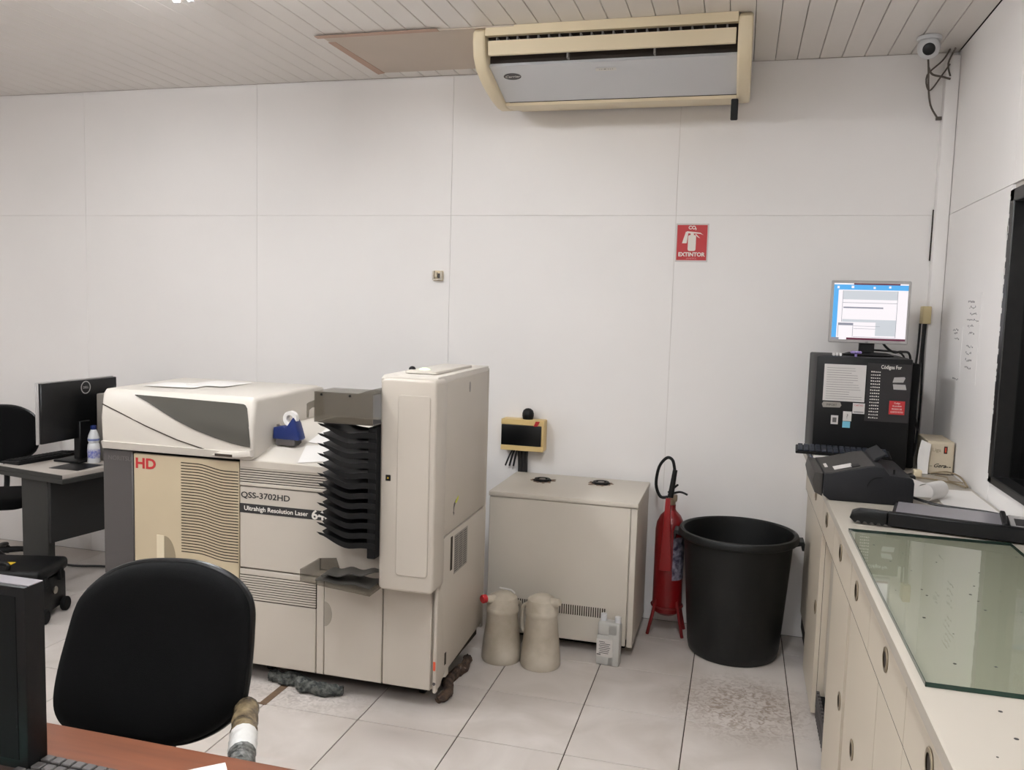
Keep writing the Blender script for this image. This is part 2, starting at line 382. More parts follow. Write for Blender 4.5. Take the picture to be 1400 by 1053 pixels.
# ================================================================= LAMPS
for i, (lx, ly, a) in enumerate(LAMPS):
    lab = ['white twin tube ceiling lamp at the top edge of the photo'] + ['added white twin tube fill lamp out of frame %s' % s for s in ('behind the near desk', 'above the glass topped counter', 'above the left desk', 'at the rear of the room')]
    t = thing('ceiling_lamp', lab[i], 'lamp', (lx, ly, HC))
    MB((lx, ly, HC)).prism([(lx-.085, HC), (lx+.085, HC), (lx+.05, HC-.055), (lx-.05, HC-.055)], 'y', ly-.62, ly+.62, .004).build('housing', m_acw, t)
    for s in (-.035, .035):
        MB((lx, ly, HC)).cyl((lx+s, ly-.595, HC-.085), .013, 1.19, 'y', 16).build('tube', mat('tube_glow', (255, 250, 245), .4, emit=((246, 249, 252), TUBE_POWER)) if 'tube_glow' not in MATS else MATS['tube_glow'], t)
        for e in (-.61, .595): MB((lx, ly, HC)).box(lx+s-.014, lx+s+.014, ly+e, ly+e+.015, HC-.105, HC-.05, .003).build('lamp_holder', m_acw, t)

# ================================================================= AIR CONDITIONER
o = (-.665, 4.35, HC); ac = thing('air_conditioner', 'yellowed white ceiling air conditioner above the back wall', 'air conditioner', o)
AX0, AX1 = -1.262, -.078
zt = HC-.001
body = [(4.03, zt), (4.76, zt), (4.76, 2.90), (4.47, 2.875), (4.41, 2.875), (4.10, 2.972), (4.10, 3.04)]
MB(o).prism(body, 'x', AX0, AX1).build('casing', m_dark, ac)
def strip(p0, p1, th=.012):   # a plate between two profile points (outer face on the line)
    a = V((0, *p0)); c = V((0, *p1)); n = (c-a).cross(V((1, 0, 0))).normalized()
    if n.z > 0 and abs(n.y) < .99: n = -n
    if n.y > 0 and abs(n.z) < .3: n = -n
    return [(a.y, a.z), (c.y, c.z), (c.y-n.y*th, c.z-n.z*th), (a.y-n.y*th, a.z-n.z*th)]
MB(o).prism([(4.005, zt), (4.002, 3.078), (4.03, 3.078), (4.035, zt)], 'x', AX0, AX1, .002).build('front_rail', m_cream, ac)
MB(o).prism([(4.012, 3.056), (4.02, 2.992), (4.034, 2.990), (4.03, 3.052)], 'x', AX0+.012, AX1-.008, .002).build('air_flap', m_cream, ac)
MB(o).prism([(4.082, 2.9555), (4.395, 2.858), (4.40, 2.87), (4.09, 2.97)], 'x', AX0, AX1, .002).build('front_panel', m_acw, ac)
MB(o).prism([(4.398, 2.855), (4.41, 2.842), (4.48, 2.842), (4.77, 2.895), (4.77, 2.92), (4.48, 2.865)], 'x', AX0, AX1).build('lower_rail', m_cream, ac)
fins = MB(o)
for i in range(22):
    x = AX0+.05+i*(AX1-AX0-.1)/21; fins.box(x-.004, x+.004, 4.034, 4.07, 3.054, 3.079)
fins.build('air_fins', mat('fin_grey', (120, 116, 112), .5), ac)['kind'] = 'stuff'
for x in (-.86, -.45): MB(o).box(x-.004, x+.004, 4.034, 4.07, 2.965, 2.995).build('slot_divider', MATS['fin_grey'], ac)
pod = [(4.03, zt), (4.0, 3.10), (3.995, 3.05), (4.01, 2.985), (4.06, 2.93), (4.17, 2.885), (4.32, 2.852), (4.44, 2.838), (4.52, 2.842), (4.70, 2.885), (4.77, 2.93), (4.77, zt)]
for x0_, x1_ in ((AX0-.062, AX0), (AX1, AX1+.064)):
    MB(o).prism(pod, 'x', x0_, x1_, .012, 3).build('end_cap', m_cream, ac)
# emblem
def acp(x, t):  # point on the sloped front panel, t=0 top, 1 bottom
    return V((x, 4.042+(4.395-4.042)*t, 2.968+(2.858-2.968)*t))
sl = math.atan2(.110, .353)
Mem = Matrix.Translation(acp(-1.165, .33)+V((0, -.0, -.0012))) @ Matrix.Rotation(PI-(-0)+0, 4, 'X')
Mem = Matrix.Translation(acp(-1.165, .36)+V((0, -.0005, -.0012))) @ Matrix.Rotation(-sl, 4, 'X') @ Matrix.Rotation(PI, 4, 'X')
e_ = MB(o).lathe([(0, 0), (.045, 0), (.045, .0012), (0, .0012)], sy=.62, M=Mem).build('emblem', m_dgrey, ac)
text('Carrier', .026, Mem @ Matrix.Translation((0, -.008, .0013)), m_wht_print, ac, 'emblem_lettering', o=o, align='CENTER', shear=.3)
Mst = Matrix.Translation(acp(-.69, .28)+V((0, -.001, -.0028))) @ Matrix.Rotation(-sl, 4, 'X') @ Matrix.Rotation(PI, 4, 'X')
MB(o).box(-.05, .05, -.012, .012, 0, .0008, M=Mst).build('display_strip', mat('display_strip', (214, 210, 204), .4), ac, False)
dd = MB(o)
for q in (-.03, -.02, -.005, .012, .022, .032): dd.cyl(Mst @ V((q, 0, .0008)), .003 if q != -.005 else .006, .001, n=8)
dd.build('indicator_dots', m_blk_print, ac)
MB(o).prism([(4.42, 2.842), (4.47, 2.842), (4.455, 2.745), (4.435, 2.74)], 'x', -.103, -.068, .004).build('hanging_clip', m_black, ac)

# ================================================================= SMALL WALL THINGS
o = (-.2835, D, 2.16); sg = thing('extinguisher_sign', 'red and white extinguisher sign on the back wall', 'sign', o)
MB(o).box(-.372, -.195, D-.003, D, 2.058, 2.268, .001).build('plate', m_sticker, sg, False)
MB(o).box(-.365, -.202, D-.0036, D-.003, 2.067, 2.260).build('red_field', m_red, sg, False)
text('CO', .026, frame_y(-.305, D-.004, 2.237), m_wht_print, sg, o=o, bold=.001)
text('2', .013, frame_y(-.268, D-.004, 2.234), m_wht_print, sg, o=o, bold=.001)
text('EXTINTOR', .030, frame_y(-.2835, D-.004, 2.089), m_wht_print, sg, o=o, bold=.0012, align='CENTER', sx=.98)
text('(INMETRO)', .011, frame_y(-.2835, D-.004, 2.073), mat('sign_pink', (214, 150, 148), .6), sg, o=o, align='CENTER')
ic = MB(o)
ic.prism(rrect(-.305, -.262, 2.118, 2.205, .010), 'y', D-.0042, D-.0036)
ic.prism([(-.293, 2.203), (-.274, 2.203), (-.276, 2.216), (-.291, 2.216)], 'y', D-.0042, D-.0036)
ic.prism([(-.318, 2.216), (-.276, 2.212), (-.276, 2.222), (-.312, 2.226)], 'y', D-.0042, D-.0036)
ic.prism([(-.318, 2.224), (-.305, 2.214), (-.312, 2.160), (-.337, 2.160)], 'y', D-.0042, D-.0036)
ic.prism([(-.276, 2.222), (-.24, 2.218), (-.222, 2.205), (-.238, 2.212), (-.276, 2.214)], 'y', D-.0042, D-.0036)
ic.prism([(-.268, 2.208), (-.262, 2.210), (-.240, 2.188), (-.252, 2.193)], 'y', D-.0042, D-.0036)
ic.build('extinguisher_symbol', m_wht_print, sg, False)

o = (-1.768, D, 1.95); jb = thing('junction_box', 'small open plastic wall box above the photo machine', 'junction box', o)
MB(o).box(-1.80, -1.736, D-.006, D, 1.925, 1.985, .002).build('back_plate', m_cream, jb)
j = MB(o).box(-1.797, -1.788, D-.03, D-.006, 1.935, 1.982, .001).box(-1.748, -1.739, D-.03, D-.006, 1.935, 1.982, .001).box(-1.797, -1.739, D-.03, D-.006, 1.928, 1.936, .001)
j.build('rim', mat('grimy_plastic', (214, 204, 188), .5, var=.3, scale=60), jb)
MB(o).box(-1.785, -1.77, D-.022, D-.006, 1.945, 1.975).build('terminal', m_stab, jb); MB(o).box(-1.765, -1.752, D-.02, D-.006, 1.94, 1.968).build('terminal', m_dgrey, jb)

# breaker box
o = (-1.197, 4.72, .94); bk = thing('breaker_box', 'cream breaker box with black door on the back wall', 'breaker box', o)
MB(o).box(-1.325, -1.068, D-.085, D, .945, 1.128, .006, 2).build('casing', mat('aged_cream', (214, 186, 128), .45), bk)
MB(o).box(-1.323, -1.082, D-.092, D-.085, .975, 1.095, .004, 2).build('door', m_gloss, bk)
for z_ in (1.097, .944): MB(o).box(-1.325, -1.068, D-.089, D-.085, z_, z_+.03, .001).build('cover_rail', MATS['aged_cream'], bk)
MB(o).prism([(-1.128, 1.092), (-1.106, 1.094), (-1.092, 1.122), (-1.117, 1.122)], 'y', D-.0935, D-.089).build('red_tag', m_red, bk)
o2 = (-1.175, 4.755, 1.128); bell = tag(MB(o2).lathe([(0, 0), (.03, 0), (.034, .02), (.034, .035), (.028, .052), (.015, .062), (0, .065)], c=o2).build('alarm_bell', m_black), 'small black domed unit on top of the cream breaker box', 'alarm')
o3 = (-1.2, 4.75, .77); cbl = MB(o3)
for dx, ex, r in ((-.02, -.02, .012), (.0, .0, .014), (.02, .015, .012), (-.05, -.085, .006), (-.06, -.11, .005), (-.035, -.06, .006)):
    cbl.tube([(-1.2+dx, 4.765, .946), (-1.2+dx+(ex-dx)*.4, 4.762, .91), (-1.2+ex, 4.775, .84)] + ([(-1.2+ex, 4.785, .6), (-1.2+ex, 4.785, .2)] if r > .01 else []), r)
tag(cbl.build('cable_bundle', m_cable), 'black cables hanging from the cream breaker box down the wall', 'cables')

# security camera and loose wires
o = (.80, 4.52, HC); cc_ = thing('security_camera', 'white dome security camera on the ceiling near the right corner', 'camera', o)
MB(o).cyl((.80, 4.52, HC-.02), .056, .019, bev=.004).build('base_ring', m_acw, cc_)
MB(o).sphere((.80, 4.52, HC-.052), .052, 1, 1, 1).build('ball', m_acw, cc_)
dl = (V((0, 0, CAMZ))-V((.80, 4.52, HC-.052))).normalized(); dl = (dl+V((.02, 0, -.12))).normalized()
Mq = Matrix.Translation(V((.80, 4.52, HC-.052))+dl*.043) @ dl.to_track_quat('Z', 'Y').to_matrix().to_4x4()
MB(o).lathe([(0, 0), (.028, 0), (.028, .006), (.022, .010), (0, .012)], M=Mq).build('lens_cover', m_gloss, cc_)
wi = MB((.87, 4.7, 2.95))
for P, r in (([(.80, 4.56, HC-.03), (.83, 4.66, 3.02), (.85, 4.74, 2.95), (.87, 4.765, 2.86), (.905, 4.77, 2.80)], .0045), ([(.93, 4.70, HC-.01), (.90, 4.7, 3.06), (.84, 4.74, 3.0), (.86, 4.76, 2.93), (.91, 4.75, 3.0), (.94, 4.73, 3.05)], .004),
             ([(.83, 4.66, 3.02), (.86, 4.72, 3.00), (.91, 4.72, 2.985), (.945, 4.725, 2.975)], .005), ([(.955, 4.70, HC-.005), (.93, 4.72, 3.05), (.945, 4.73, 2.99)], .004)):
    wi.tube(P, r)
wi.box(.90, .925, 4.755, 4.775, 2.785, 2.80)
tag(wi.build('loose_wires', mat('wire_grey', (88, 80, 72), .6)), 'tangle of thin grey wires hanging under the security camera', 'wires')

# handwritten notes on the right wall
def note(y0, y1, z0, z1, lab, rows):
    o = (W, (y0+y1)/2, z0); t = thing('handwritten_note', lab, 'note', o)
    MB(o).box(W-.0012, W, y0, y1, z0, z1).build('sheet', m_wall, t, False)
    q = MB(o); R_ = random.Random(int(y0*100))
    for (z, a, c) in rows:
        y = y1-a*(y1-y0)
        while y > y1-c*(y1-y0):
            w = .008+R_.random()*.012; dz = R_.uniform(-.004, .004)
            q.box(W-.0018, W-.0012, y-w, y, z+dz, z+dz+.003+R_.random()*.006); y -= w+.006
    q.build('pencil_marks', mat('pencil', (150, 146, 146), .8) if 'pencil' not in MATS else MATS['pencil'], t, False)['kind'] = 'stuff'
note(4.02, 4.26, 1.50, 1.90, 'right sheet of pencil notes taped to the right wall', [(1.86-.028*i, .1+.1*(i % 3), .55+.12*((i*5) % 4)) for i in range(6)]+[(1.66-.032*i, .2, .6) for i in range(4)])
note(4.30, 4.50, 1.49, 1.75, 'left narrower sheet of faint notes taped to the right wall', [(1.73, .1, .6), (1.715, .25, .5), (1.69, .3, .7)]+[(1.50, .4, .9)])

# ================================================================= PHOTO MACHINE
o = (-2.05, 3.7, 0); mc = thing('photo_printing_machine', 'large off-white photo lab machine with black sorter trays', 'machine', o)
FY = 3.345; BY = 4.04; ML, MR = -2.925, -1.205; MS = -2.180
Bz = .09
MB(o).box(ML+.01, MR-.03, FY+.03, BY-.01, .0905, 1.03).box(-1.46, MR-.02, FY+.03, BY, .5, 1.44).build('carcass', m_slot, mc, False)
MB(o).box(ML+.08, MR-.1, FY+.12, BY-.1, .03, .092).build('underframe', m_blackm, mc, False)
for (x, y) in ((-2.8, 3.5), (-2.8, 3.95), (-2.1, 3.5), (-2.1, 3.95), (-1.32, 3.50), (-1.32, 3.95)):
    w = MB(o).cyl((x-.015, y, .03), .03, .03, 'x', 16, bev=.004).box(x-.02, x+.02, y-.02, y+.02, .05, .09); w.build('castor', m_black, mc)
# left unit
MB(o).box(ML, -2.757, FY, BY, Bz, 1.045, .004).build('dark_pillar', m_dgrey, mc)
text('NORITSU', .030, frame_y(-2.895, FY-.001, .995), m_fade, mc, 'pillar_lettering', sx=1.05, o=o)
MB(o).box(-2.751, MS-.003, FY, FY+.02, Bz, 1.035, .003).build('beige_door', m_beige, mc)
hd = MB(o)
hd.box(-2.625, -2.585, FY-.003, FY, .42, .652, .001)
hd.build('pull_plate', mat('beige_light', (216, 203, 176), .5), mc)
arc = [(-2.583, .42)]+[(-2.583+.062*math.cos(-PI/2+PI*i/14), .535+.115*math.sin(-PI/2+PI*i/14)) for i in range(15)]
arc = [(-2.583+.062*math.cos(-PI/2+PI*i/16), .535+.115*math.sin(-PI/2+PI*i/16)) for i in range(17)]
MB(o).prism(arc, 'y', FY-.001, FY).build('finger_recess_shade', mat('recess_shade_beige', (140, 127, 104), .6), mc, False)  # flat plate, its darker tone paints the shade inside the finger pull
text('HD', .068, frame_y(-2.742, FY-.001, .967), m_red, mc, 'red_lettering', sx=1.15, o=o, bold=.0022)
lv = MB(o)   # wavy louvre grooves
nl = 32
for i in range(nl):
    z = 1.012-i*(1.012-.588)/(nl-1)
    def f(u, v, z=z):
        t = min(max((u-.28)/.5, 0), 1); w = -.022*(t*t*(3-2*t))
        return V((-2.49+u*.305, FY-.0006, z+w-v*.0050))
    lv.grid(f, 16, 1)
lv.build('vent_grooves', m_slot, mc)['kind'] = 'stuff'
# hood of the left unit: raked front, rounded top
prof = [(FY-.01, 1.05), (FY-.018, 1.20), (FY+.0, 1.315), (FY+.02, 1.335), (BY-.1, 1.345), (BY-.03, 1.33), (BY-.01, 1.05)]
MB(o).prism(prof, 'x', ML, -2.10, .022, 4).build('hood', m_lid, mc)
MB(o).prism([(FY-.012, 1.05), (FY-.022, 1.085), (FY+.1, 1.10), (FY+.1, 1.05)], 'x', ML+.006, -2.20, .003).build('hood_sill', m_lid, mc)
# raised swoosh on the hood front and the dark window: outline on the raked face
def hy(z):  # front surface Y of the hood at height z
    if z < 1.20: return FY-.01-.008*(z-1.05)/.15
    return FY-.018+.018*(z-1.20)/.115
def face(pts, name, m, off, th=.002):
    b = MB(o); bm = bmesh.new(); A = [bm.verts.new((x, hy(z)-off, z)) for x, z in pts]; f = bm.faces.new(A)
    bmesh.ops.triangulate(bm, faces=[f]); bmesh.ops.recalc_face_normals(bm, faces=bm.faces[:])
    bmesh.ops.solidify(bm, geom=bm.faces[:], thickness=th); b._merge(bm); return b.build(name, m, mc, False)
TOPC = [(-2.735, 1.316), (-2.6, 1.314), (-2.4, 1.310), (-2.2, 1.306), (-2.15, 1.304), (-2.138, 1.294), (-2.128, 1.27), (-2.12, 1.19), (-2.115, 1.125)]
BOTC = [(-2.735, 1.312), (-2.66, 1.283), (-2.58, 1.245), (-2.50, 1.210), (-2.40, 1.172), (-2.30, 1.143), (-2.21, 1.122), (-2.15, 1.113), (-2.115, 1.110)]
def crv(P, x):
    for a, c in zip(P, P[1:]):
        if a[0] <= x <= c[0]: return a[1]+(c[1]-a[1])*(x-a[0])/(c[0]-a[0])
    return P[-1][1]
def f(u, v):
    x = -2.735+u*.62; zt_, zb_ = crv(TOPC, x), crv(BOTC, x); z = zb_+(zt_-zb_)*v
    return V((x, hy(z)-.0025, z))
MB(o).grid(f, 62, 8, .002).build('smoked_window', m_window, mc)
sw = [(-2.915, 1.262), (-2.80, 1.222), (-2.66, 1.17), (-2.5, 1.118), (-2.36, 1.085), (-2.30, 1.07)]
lo = [(x, z-.006) for x, z in sw]
bq = MB(o)
for a, c in zip(sw, sw[1:]): bq.tube([(a[0], hy(a[1])-.001, a[1]), (c[0], hy(c[1])-.001, c[1])], .0028, 6, smooth=False)
bq.build('hood_groove', m_slot, mc)
MB(o).prism([(-2.31, 1.062), (-2.26, 1.085), (-2.17, 1.088), (-2.105, 1.10), (-2.10, 1.07), (-2.18, 1.058)], 'y', FY-.034, FY-.005, .006, 2).build('hood_lip', m_lid, mc)
MB(o).box(-2.285, -2.195, FY-.0355, FY-.033, 1.062, 1.074).build('latch_slot', m_slot, mc, False)
# centre unit
CX = MS+.003
MB(o).box(CX, -1.458, FY, FY+.025, .545, .925, .003).build('front_panel', m_white2, mc)
MB(o).box(CX, -1.458, FY-.004, FY+.02, .930, .945, .002).build('front_rail', m_white, mc); MB(o).box(CX, -1.458, FY-.004, FY+.02, 1.012, 1.05, .004).build('front_rail', m_white, mc)
g = MB(o).box(CX, -1.458, FY+.0022, FY+.02, .94, 1.015); g.build('vent_back', m_slot, mc, False)
g = MB(o)
for i in range(6): g.box(CX, -1.458, FY-.001, FY+.003, .950+i*.0112, .950+i*.0112+.0062)
g.build('vent_slats', m_white, mc, False)['kind'] = 'stuff'
# sloping deck
MB(o).prism([(FY, 1.048), (FY+.38, 1.185), (BY-.02, 1.185), (BY-.02, 1.03), (FY, 1.03)], 'x', -2.128, -1.44, .003).build('top_deck', m_lid, mc)
# lower front
MB(o).box(CX, -1.788, FY, FY+.02, Bz, .392, .003).build('lower_panel', m_white2, mc)
MB(o).box(CX, -1.788, FY, FY+.02, .512, .538, .002).build('lower_rail', m_white, mc)
MB(o).box(CX, -1.788, FY+.0022, FY+.02, .39, .515).build('lower_vent_back', m_slot, mc, False)
g = MB(o)
for i in range(10): g.box(CX, -1.788, FY-.001, FY+.003, .3975+i*.0115, .3975+i*.0115+.0070)
g.build('lower_vent_slats', m_white, mc, False)['kind'] = 'stuff'
MB(o).box(-1.783, -1.748, FY, FY+.02, Bz, .538, .002).build('stile', m_white2, mc)
MB(o).box(-1.745, -1.463, FY, FY+.02, Bz, .538, .003).build('cabinet_door', m_white2, mc)
arc = [(-1.745+.038*math.cos(-PI/2+PI*i/16), .375+.058*math.sin(-PI/2+PI*i/16)) for i in range(17)]
MB(o).prism(arc, 'y', FY-.001, FY).build('finger_recess_shade', mat('recess_shade_grey', (150, 142, 130), .5), mc, False)  # recess shade painted as a darker flat half-moon
MB(o).box(-1.458, -1.232, FY, FY+.02, Bz, .56, .003).build('side_door', m_white2, mc)
MB(o).box(-1.45, -1.444, FY-.002, FY, .335, .375, .001).build('door_pull', m_white, mc)
# lettering
text('QSS-3702HD', .038, frame_y(-2.172, FY-.001, .874), m_blk_print, mc, 'model_lettering', sx=1.2, o=o, bold=.0006)
MB(o).box(CX, -1.462, FY-.0012, FY, .803, .846).build('dark_band', m_blk_print, mc, False)
text('Ultrahigh Resolution Laser', .029, frame_y(-2.155, FY-.002, .816), m_wht_print, mc, 'band_lettering', sx=1.04, o=o, bold=.0003)
text('640', .058, frame_y(-1.812, FY-.002, .806), m_wht_print, mc, 'band_lettering', sx=1.1, o=o, bold=.0016)
text('ppi', .034, frame_y(-1.68, FY-.002, .812), m_wht_print, mc, 'band_lettering', o=o)
# corner post and right side panels
MB(o).box(-1.221, MR+.001, FY-.001, FY+.028, Bz-.01, .575, .007, 3).build('corner_post', m_white, mc)
MB(o).box(-1.2185, -1.2075, FY-.0018, FY-.0008, .185, .225, .0001).build('warning_sticker', mat('orange_sticker', (206, 82, 52), .5), mc, False)
MB(o).cyl((-1.213, FY-.003, .125), .007, .003, 'y', 12).build('bolt', m_dgrey, mc)
sp = [(FY+.02, .755), (BY-.02, .765), (BY-.02, .16), (FY+.17, .13), (FY+.17, .10), (FY+.13, .10), (FY+.13, .135), (FY+.10, .12), (FY+.06, .09), (FY+.02, .09)]
MB(o).prism(sp, 'x', MR-.03, MR-.001, .003, 2).build('service_panel', m_white, mc)
MB(o).prism([(FY+.02, .762), (BY, .772), (BY, 1.47), (FY+.02, 1.47)], 'x', MR-.03, MR-.004, .003, 2).build('upper_side_panel', m_white2, mc)
MB(o).box(MR-.03, MR-.003, BY-.016, BY+.012, .13, 1.47, .003).build('rear_strip', m_white, mc)
MB(o).box(MR-.002, MR+.001, 3.505, 3.53, .585, .80-.06, .001).build('panel_handle', m_slot, mc, False)
MB(o).box(MR-.002, MR+.0004, 3.555, 3.745, .555, .735).build('notice_label', mat('label_grey', (146, 140, 132), .6), mc, False)
q = MB(o)
for i in range(16): 
    for k in range(3): q.box(MR+.0004, MR+.0007, 3.562+k*.062, 3.562+k*.062+.045, .565+i*.0105, .5685+i*.0105)
q.build('notice_print', m_blk_print, mc, False)['kind'] = 'stuff'
MB(o).box(MR-.002, MR+.0005, 3.455, 3.475, .165, .22).build('side_slot', m_slot, mc, False)
q = MB(o); Mst = Matrix()
q.prism([(3.545, .885), (3.575, .90), (3.590, .895), (3.575, .888), (3.552, .865), (3.548, .845), (3.556, .842), (3.545, .83), (3.535, .85), (3.541, .85), (3.540, .87)], 'x', MR-.0045, MR-.0034)
q.build('arrow_sticker', m_dgrey, mc, False)
MB(o).prism([(3.560, .888), (3.585, .902), (3.61, .91), (3.605, .895), (3.58, .88)], 'x', MR-.0045, MR-.0030).build('yellow_sticker', mat('lime', (206, 208, 70), .5), mc, False)
q = MB(o).lathe([(0, 0), (.011, 0), (.011, .0012), (0, .0012)], sx=2.3, M=Matrix.Translation((MR-.004, 3.74, 1.40)) @ Matrix.Rotation(PI/2, 4, 'Y')); q.build('lock_plate', mat('grey_metal', (130, 124, 116), .4, metal=.4), mc)
# tall tower top
MB(o).prism([(FY-.06, 1.462), (FY-.03, 1.476), (BY, 1.482), (BY, 1.455), (FY-.06, 1.44)], 'x', -1.46, MR-.002, .008, 2).build('tower_top', m_lid, mc)
MB(o).box(-1.40, -1.25, 3.4, 3.9, 1.478, 1.492, .012, 3).build('top_cover', m_lid, mc)
MB(o).sphere((-1.388, 3.46, 1.492), .0155, 1, 1, .9).build('knob', m_black, mc)
MB(o).lathe([(0, 0), (.026, 0), (.024, .006), (.012, .011), (0, .012)], c=(-1.33, 3.46, 1.49)).build('status_lamp', mat('green_glow', (214, 240, 196), .4, emit=((222, 245, 205), .7)), mc)
# tall sorter door
MB(o).prism(rrect(-1.437, -1.188, .562, 1.468, .022, 5), 'y', 3.235, FY+.03, .012, 3).build('sorter_door', m_white, mc)
MB(o).prism(rrect(-1.356, -1.213, .632, 1.402, .016, 5), 'y', 3.231, 3.236, .0035, 2).build('door_recess', m_white2, mc)
MB(o).prism(rrect(-1.352, -1.217, .636, 1.398, .014, 5), 'y', 3.2302, 3.2312).build('door_recess_face', m_white2, mc)
MB(o).box(-1.408, -1.386, 3.232, 3.2352, 1.035, 1.060, .001).build('lock', m_black, mc)
MB(o).box(-1.400, -1.394, 3.2312, 3.232, 1.044, 1.050).build('lock_core', m_yellow, mc, False)
MB(o).box(MR-.012, MR-.002, FY+.01, FY+.03, .56, .60, .001).build('hinge', m_dgrey, mc)
# black sorter trays
def tray(z0):
    q = MB(o)
    def f(u, v):
        x = -1.70+u*.262
        y = 3.20+v*.14
        z = z0-.030*math.sin(min(u*1.5, 1)*PI/2)-.010*math.sin(v*PI)*(u) + .006*math.sin(u*9)
        if u < .12: y += .035*(1-u/.12)*(1 if v < .5 else 0)
        return V((x, y, z))
    q.grid(f, 14, 4, .0035)
    # folded front lip, tapering to the tip
    def f2(u, v):
        x = -1.708+u*.270+.016*v*max(0, 1-u*3); h = .011+.013*min(1, u*2.6)
        return V((x, 3.198+.002*math.sin(u*20), z0+.003-.030*math.sin(min(u*1.5, 1)*PI/2)+.005*math.sin(u*9)-v*h))
    q.grid(f2, 14, 1, .003)
    def f3(u, v):
        x = -1.68+u*.24; h = .004+.018*min(1, u*2.6)
        return V((x, 3.335, z0+.006-.030*math.sin(min(u*1.5, 1)*PI/2)-v*h))
    q.grid(f3, 10, 1, .003)
    return q
t0 = None
for i in range(12):
    if t0 is None: t0 = tray(1.262).build('sorter_tray', m_black, mc)
    else:
        t = bpy.data.objects.new('sorter_tray', t0.data); COL.objects.link(t); t.parent = mc; t.location = (0, 0, -.0428*i)
MB(o).box(-1.475, -1.437, 3.20, FY, .70, 1.26, .003).build('tray_mast', m_blackm, mc)
# smoked cover on top of the sorter
sc_ = MB(o).box(-1.70, -1.438, 3.16, 3.164, 1.275, 1.40).box(-1.70, -1.438, 3.335, 3.339, 1.275, 1.40).box(-1.704, -1.70, 3.16, 3.339, 1.275, 1.40).box(-1.704, -1.438, 3.16, 3.339, 1.40, 1.404)
sc_.build('smoked_cover', m_smoke, mc, False)
MB(o).box(-1.69, -1.438, 3.17, 3.33, 1.272, 1.276).build('cover_floor', m_dgrey, mc, False)
MB(o).prism([(-1.755, 1.285), (-1.755, 1.345), (-1.745, 1.352), (-1.70, 1.37), (-1.70, 1.335), (-1.73, 1.330), (-1.745, 1.318), (-1.748, 1.285)], 'y', 3.19, 3.194).build('cover_arm', m_smoke, mc, False)
for x in (-1.67, -1.54): MB(o).cyl((x, 3.156, 1.392), .005, .004, 'y', 10).build('screw', m_black, mc)
MB(o).prism([(-1.51, 1.402), (-1.438, 1.425), (-1.438, 1.402)], 'y', 3.165, 3.33).build('cover_wedge', m_smoke, mc, False)
# smoked catch tray at the bottom
q = MB(o).prism([(-1.765, .58), (-1.765, .635), (-1.755, .635), (-1.755, .588), (-1.44, .565), (-1.44, .552)], 'y', 3.16, 3.33)
q.prism([(-1.76, .58), (-1.76, .635), (-1.68, .645), (-1.66, .59)], 'y', 3.326, 3.33)
q.build('catch_tray', m_smoke, mc, False)
q = MB(o)
def f(u, v): return V((-1.68+u*.235, 3.19+v*.13, .606+.034*u+.006*math.sin(u*14+v*3)-.02*v*u))
q.grid(f, 16, 4, .004)
def f(u, v): return V((-1.70+u*.255, 3.17+v*.13, .592-.006*u+.004*math.sin(u*11+v*2)))
q.grid(f, 16, 4, .004)
q.build('tray_insert', mat('smoked_grey', (58, 56, 52), .35), mc)

# papers and tape dispenser on the deck
def dz(y): return 1.048+.3605*(y-FY)+.0025
SLP = math.atan(.3605)
def sheet_deck(cx, cy, w, h, rz, lab, k):
    z = dz(cy)+.001*k
    M = Matrix.Translation((cx, cy, z)) @ Matrix.Rotation(SLP, 4, 'X') @ Matrix.Rotation(rz, 4, 'Z')
    ob = MB((cx, cy, z)).box(-w/2, w/2, -h/2, h/2, 0, .0008, M=M).build('photo_sheet', m_paper, None, False)
    return tag(ob, lab, 'paper')
sheet_deck(-1.80, 3.45, .22, .16, .25, 'white sheet lying at the front of the sloping machine top', 0)
sheet_deck(-1.83, 3.59, .18, .16, -.15, 'white sheet just behind the front sheet on the sloping machine top', 1.5)
o = (-2.018, 3.50, dz(3.50)+.004); td = thing('tape_dispenser', 'blue tape dispenser on the machine beside its hood', 'tape dispenser', o)
MT = Matrix.Translation((o[0], o[1], o[2])) @ Matrix.Rotation(-.05, 4, 'Z')
MB(o).prism([(-.07, .02), (-.066, .075), (-.02, .085), (.0, .078), (.02, .105), (.035, .125), (.052, .10), (.075, .028), (.068, .02)], 'y', -.028, .028, .006, 2, M=MT).build('body', m_blue, td)
MB(o).box(-.05, .05, -.03, .03, -.006, .022, M=MT).build('base', m_dgrey, td)
MB(o).lathe([(.018, -.012), (.036, -.012), (.036, .012), (.018, .012), (.018, -.012)], M=MT @ Matrix.Translation((.012, 0, .118)) @ Matrix.Rotation(PI/2, 4, 'X')).build('tape_roll', m_paper, td)
MB(o).box(-.058, -.052, -.012, .012, .072, .088, M=MT).build('cutter', m_chrome, td)
tag(MB((-2.65, 3.62, 1.343)).box(-.13, .13, -.10, .10, 0, .0015, M=R4(.1, (-2.68, 3.60, 1.3425))).build('paper_sheet', m_paper, None, False), 'white sheet lying lowest on top of the machine hood', 'paper')
tag(MB((-2.55, 3.74, 1.345)).box(-.11, .11, -.12, .12, 0, .0015, M=R4(-.06, (-2.55, 3.74, 1.3450))).build('paper_sheet', m_paper, None, False), 'white sheet lying on the other sheet on the machine hood', 'paper')

m_tank = mat('tank_cabinet_paint', (205, 197, 185), .45, var=.03, scale=3)
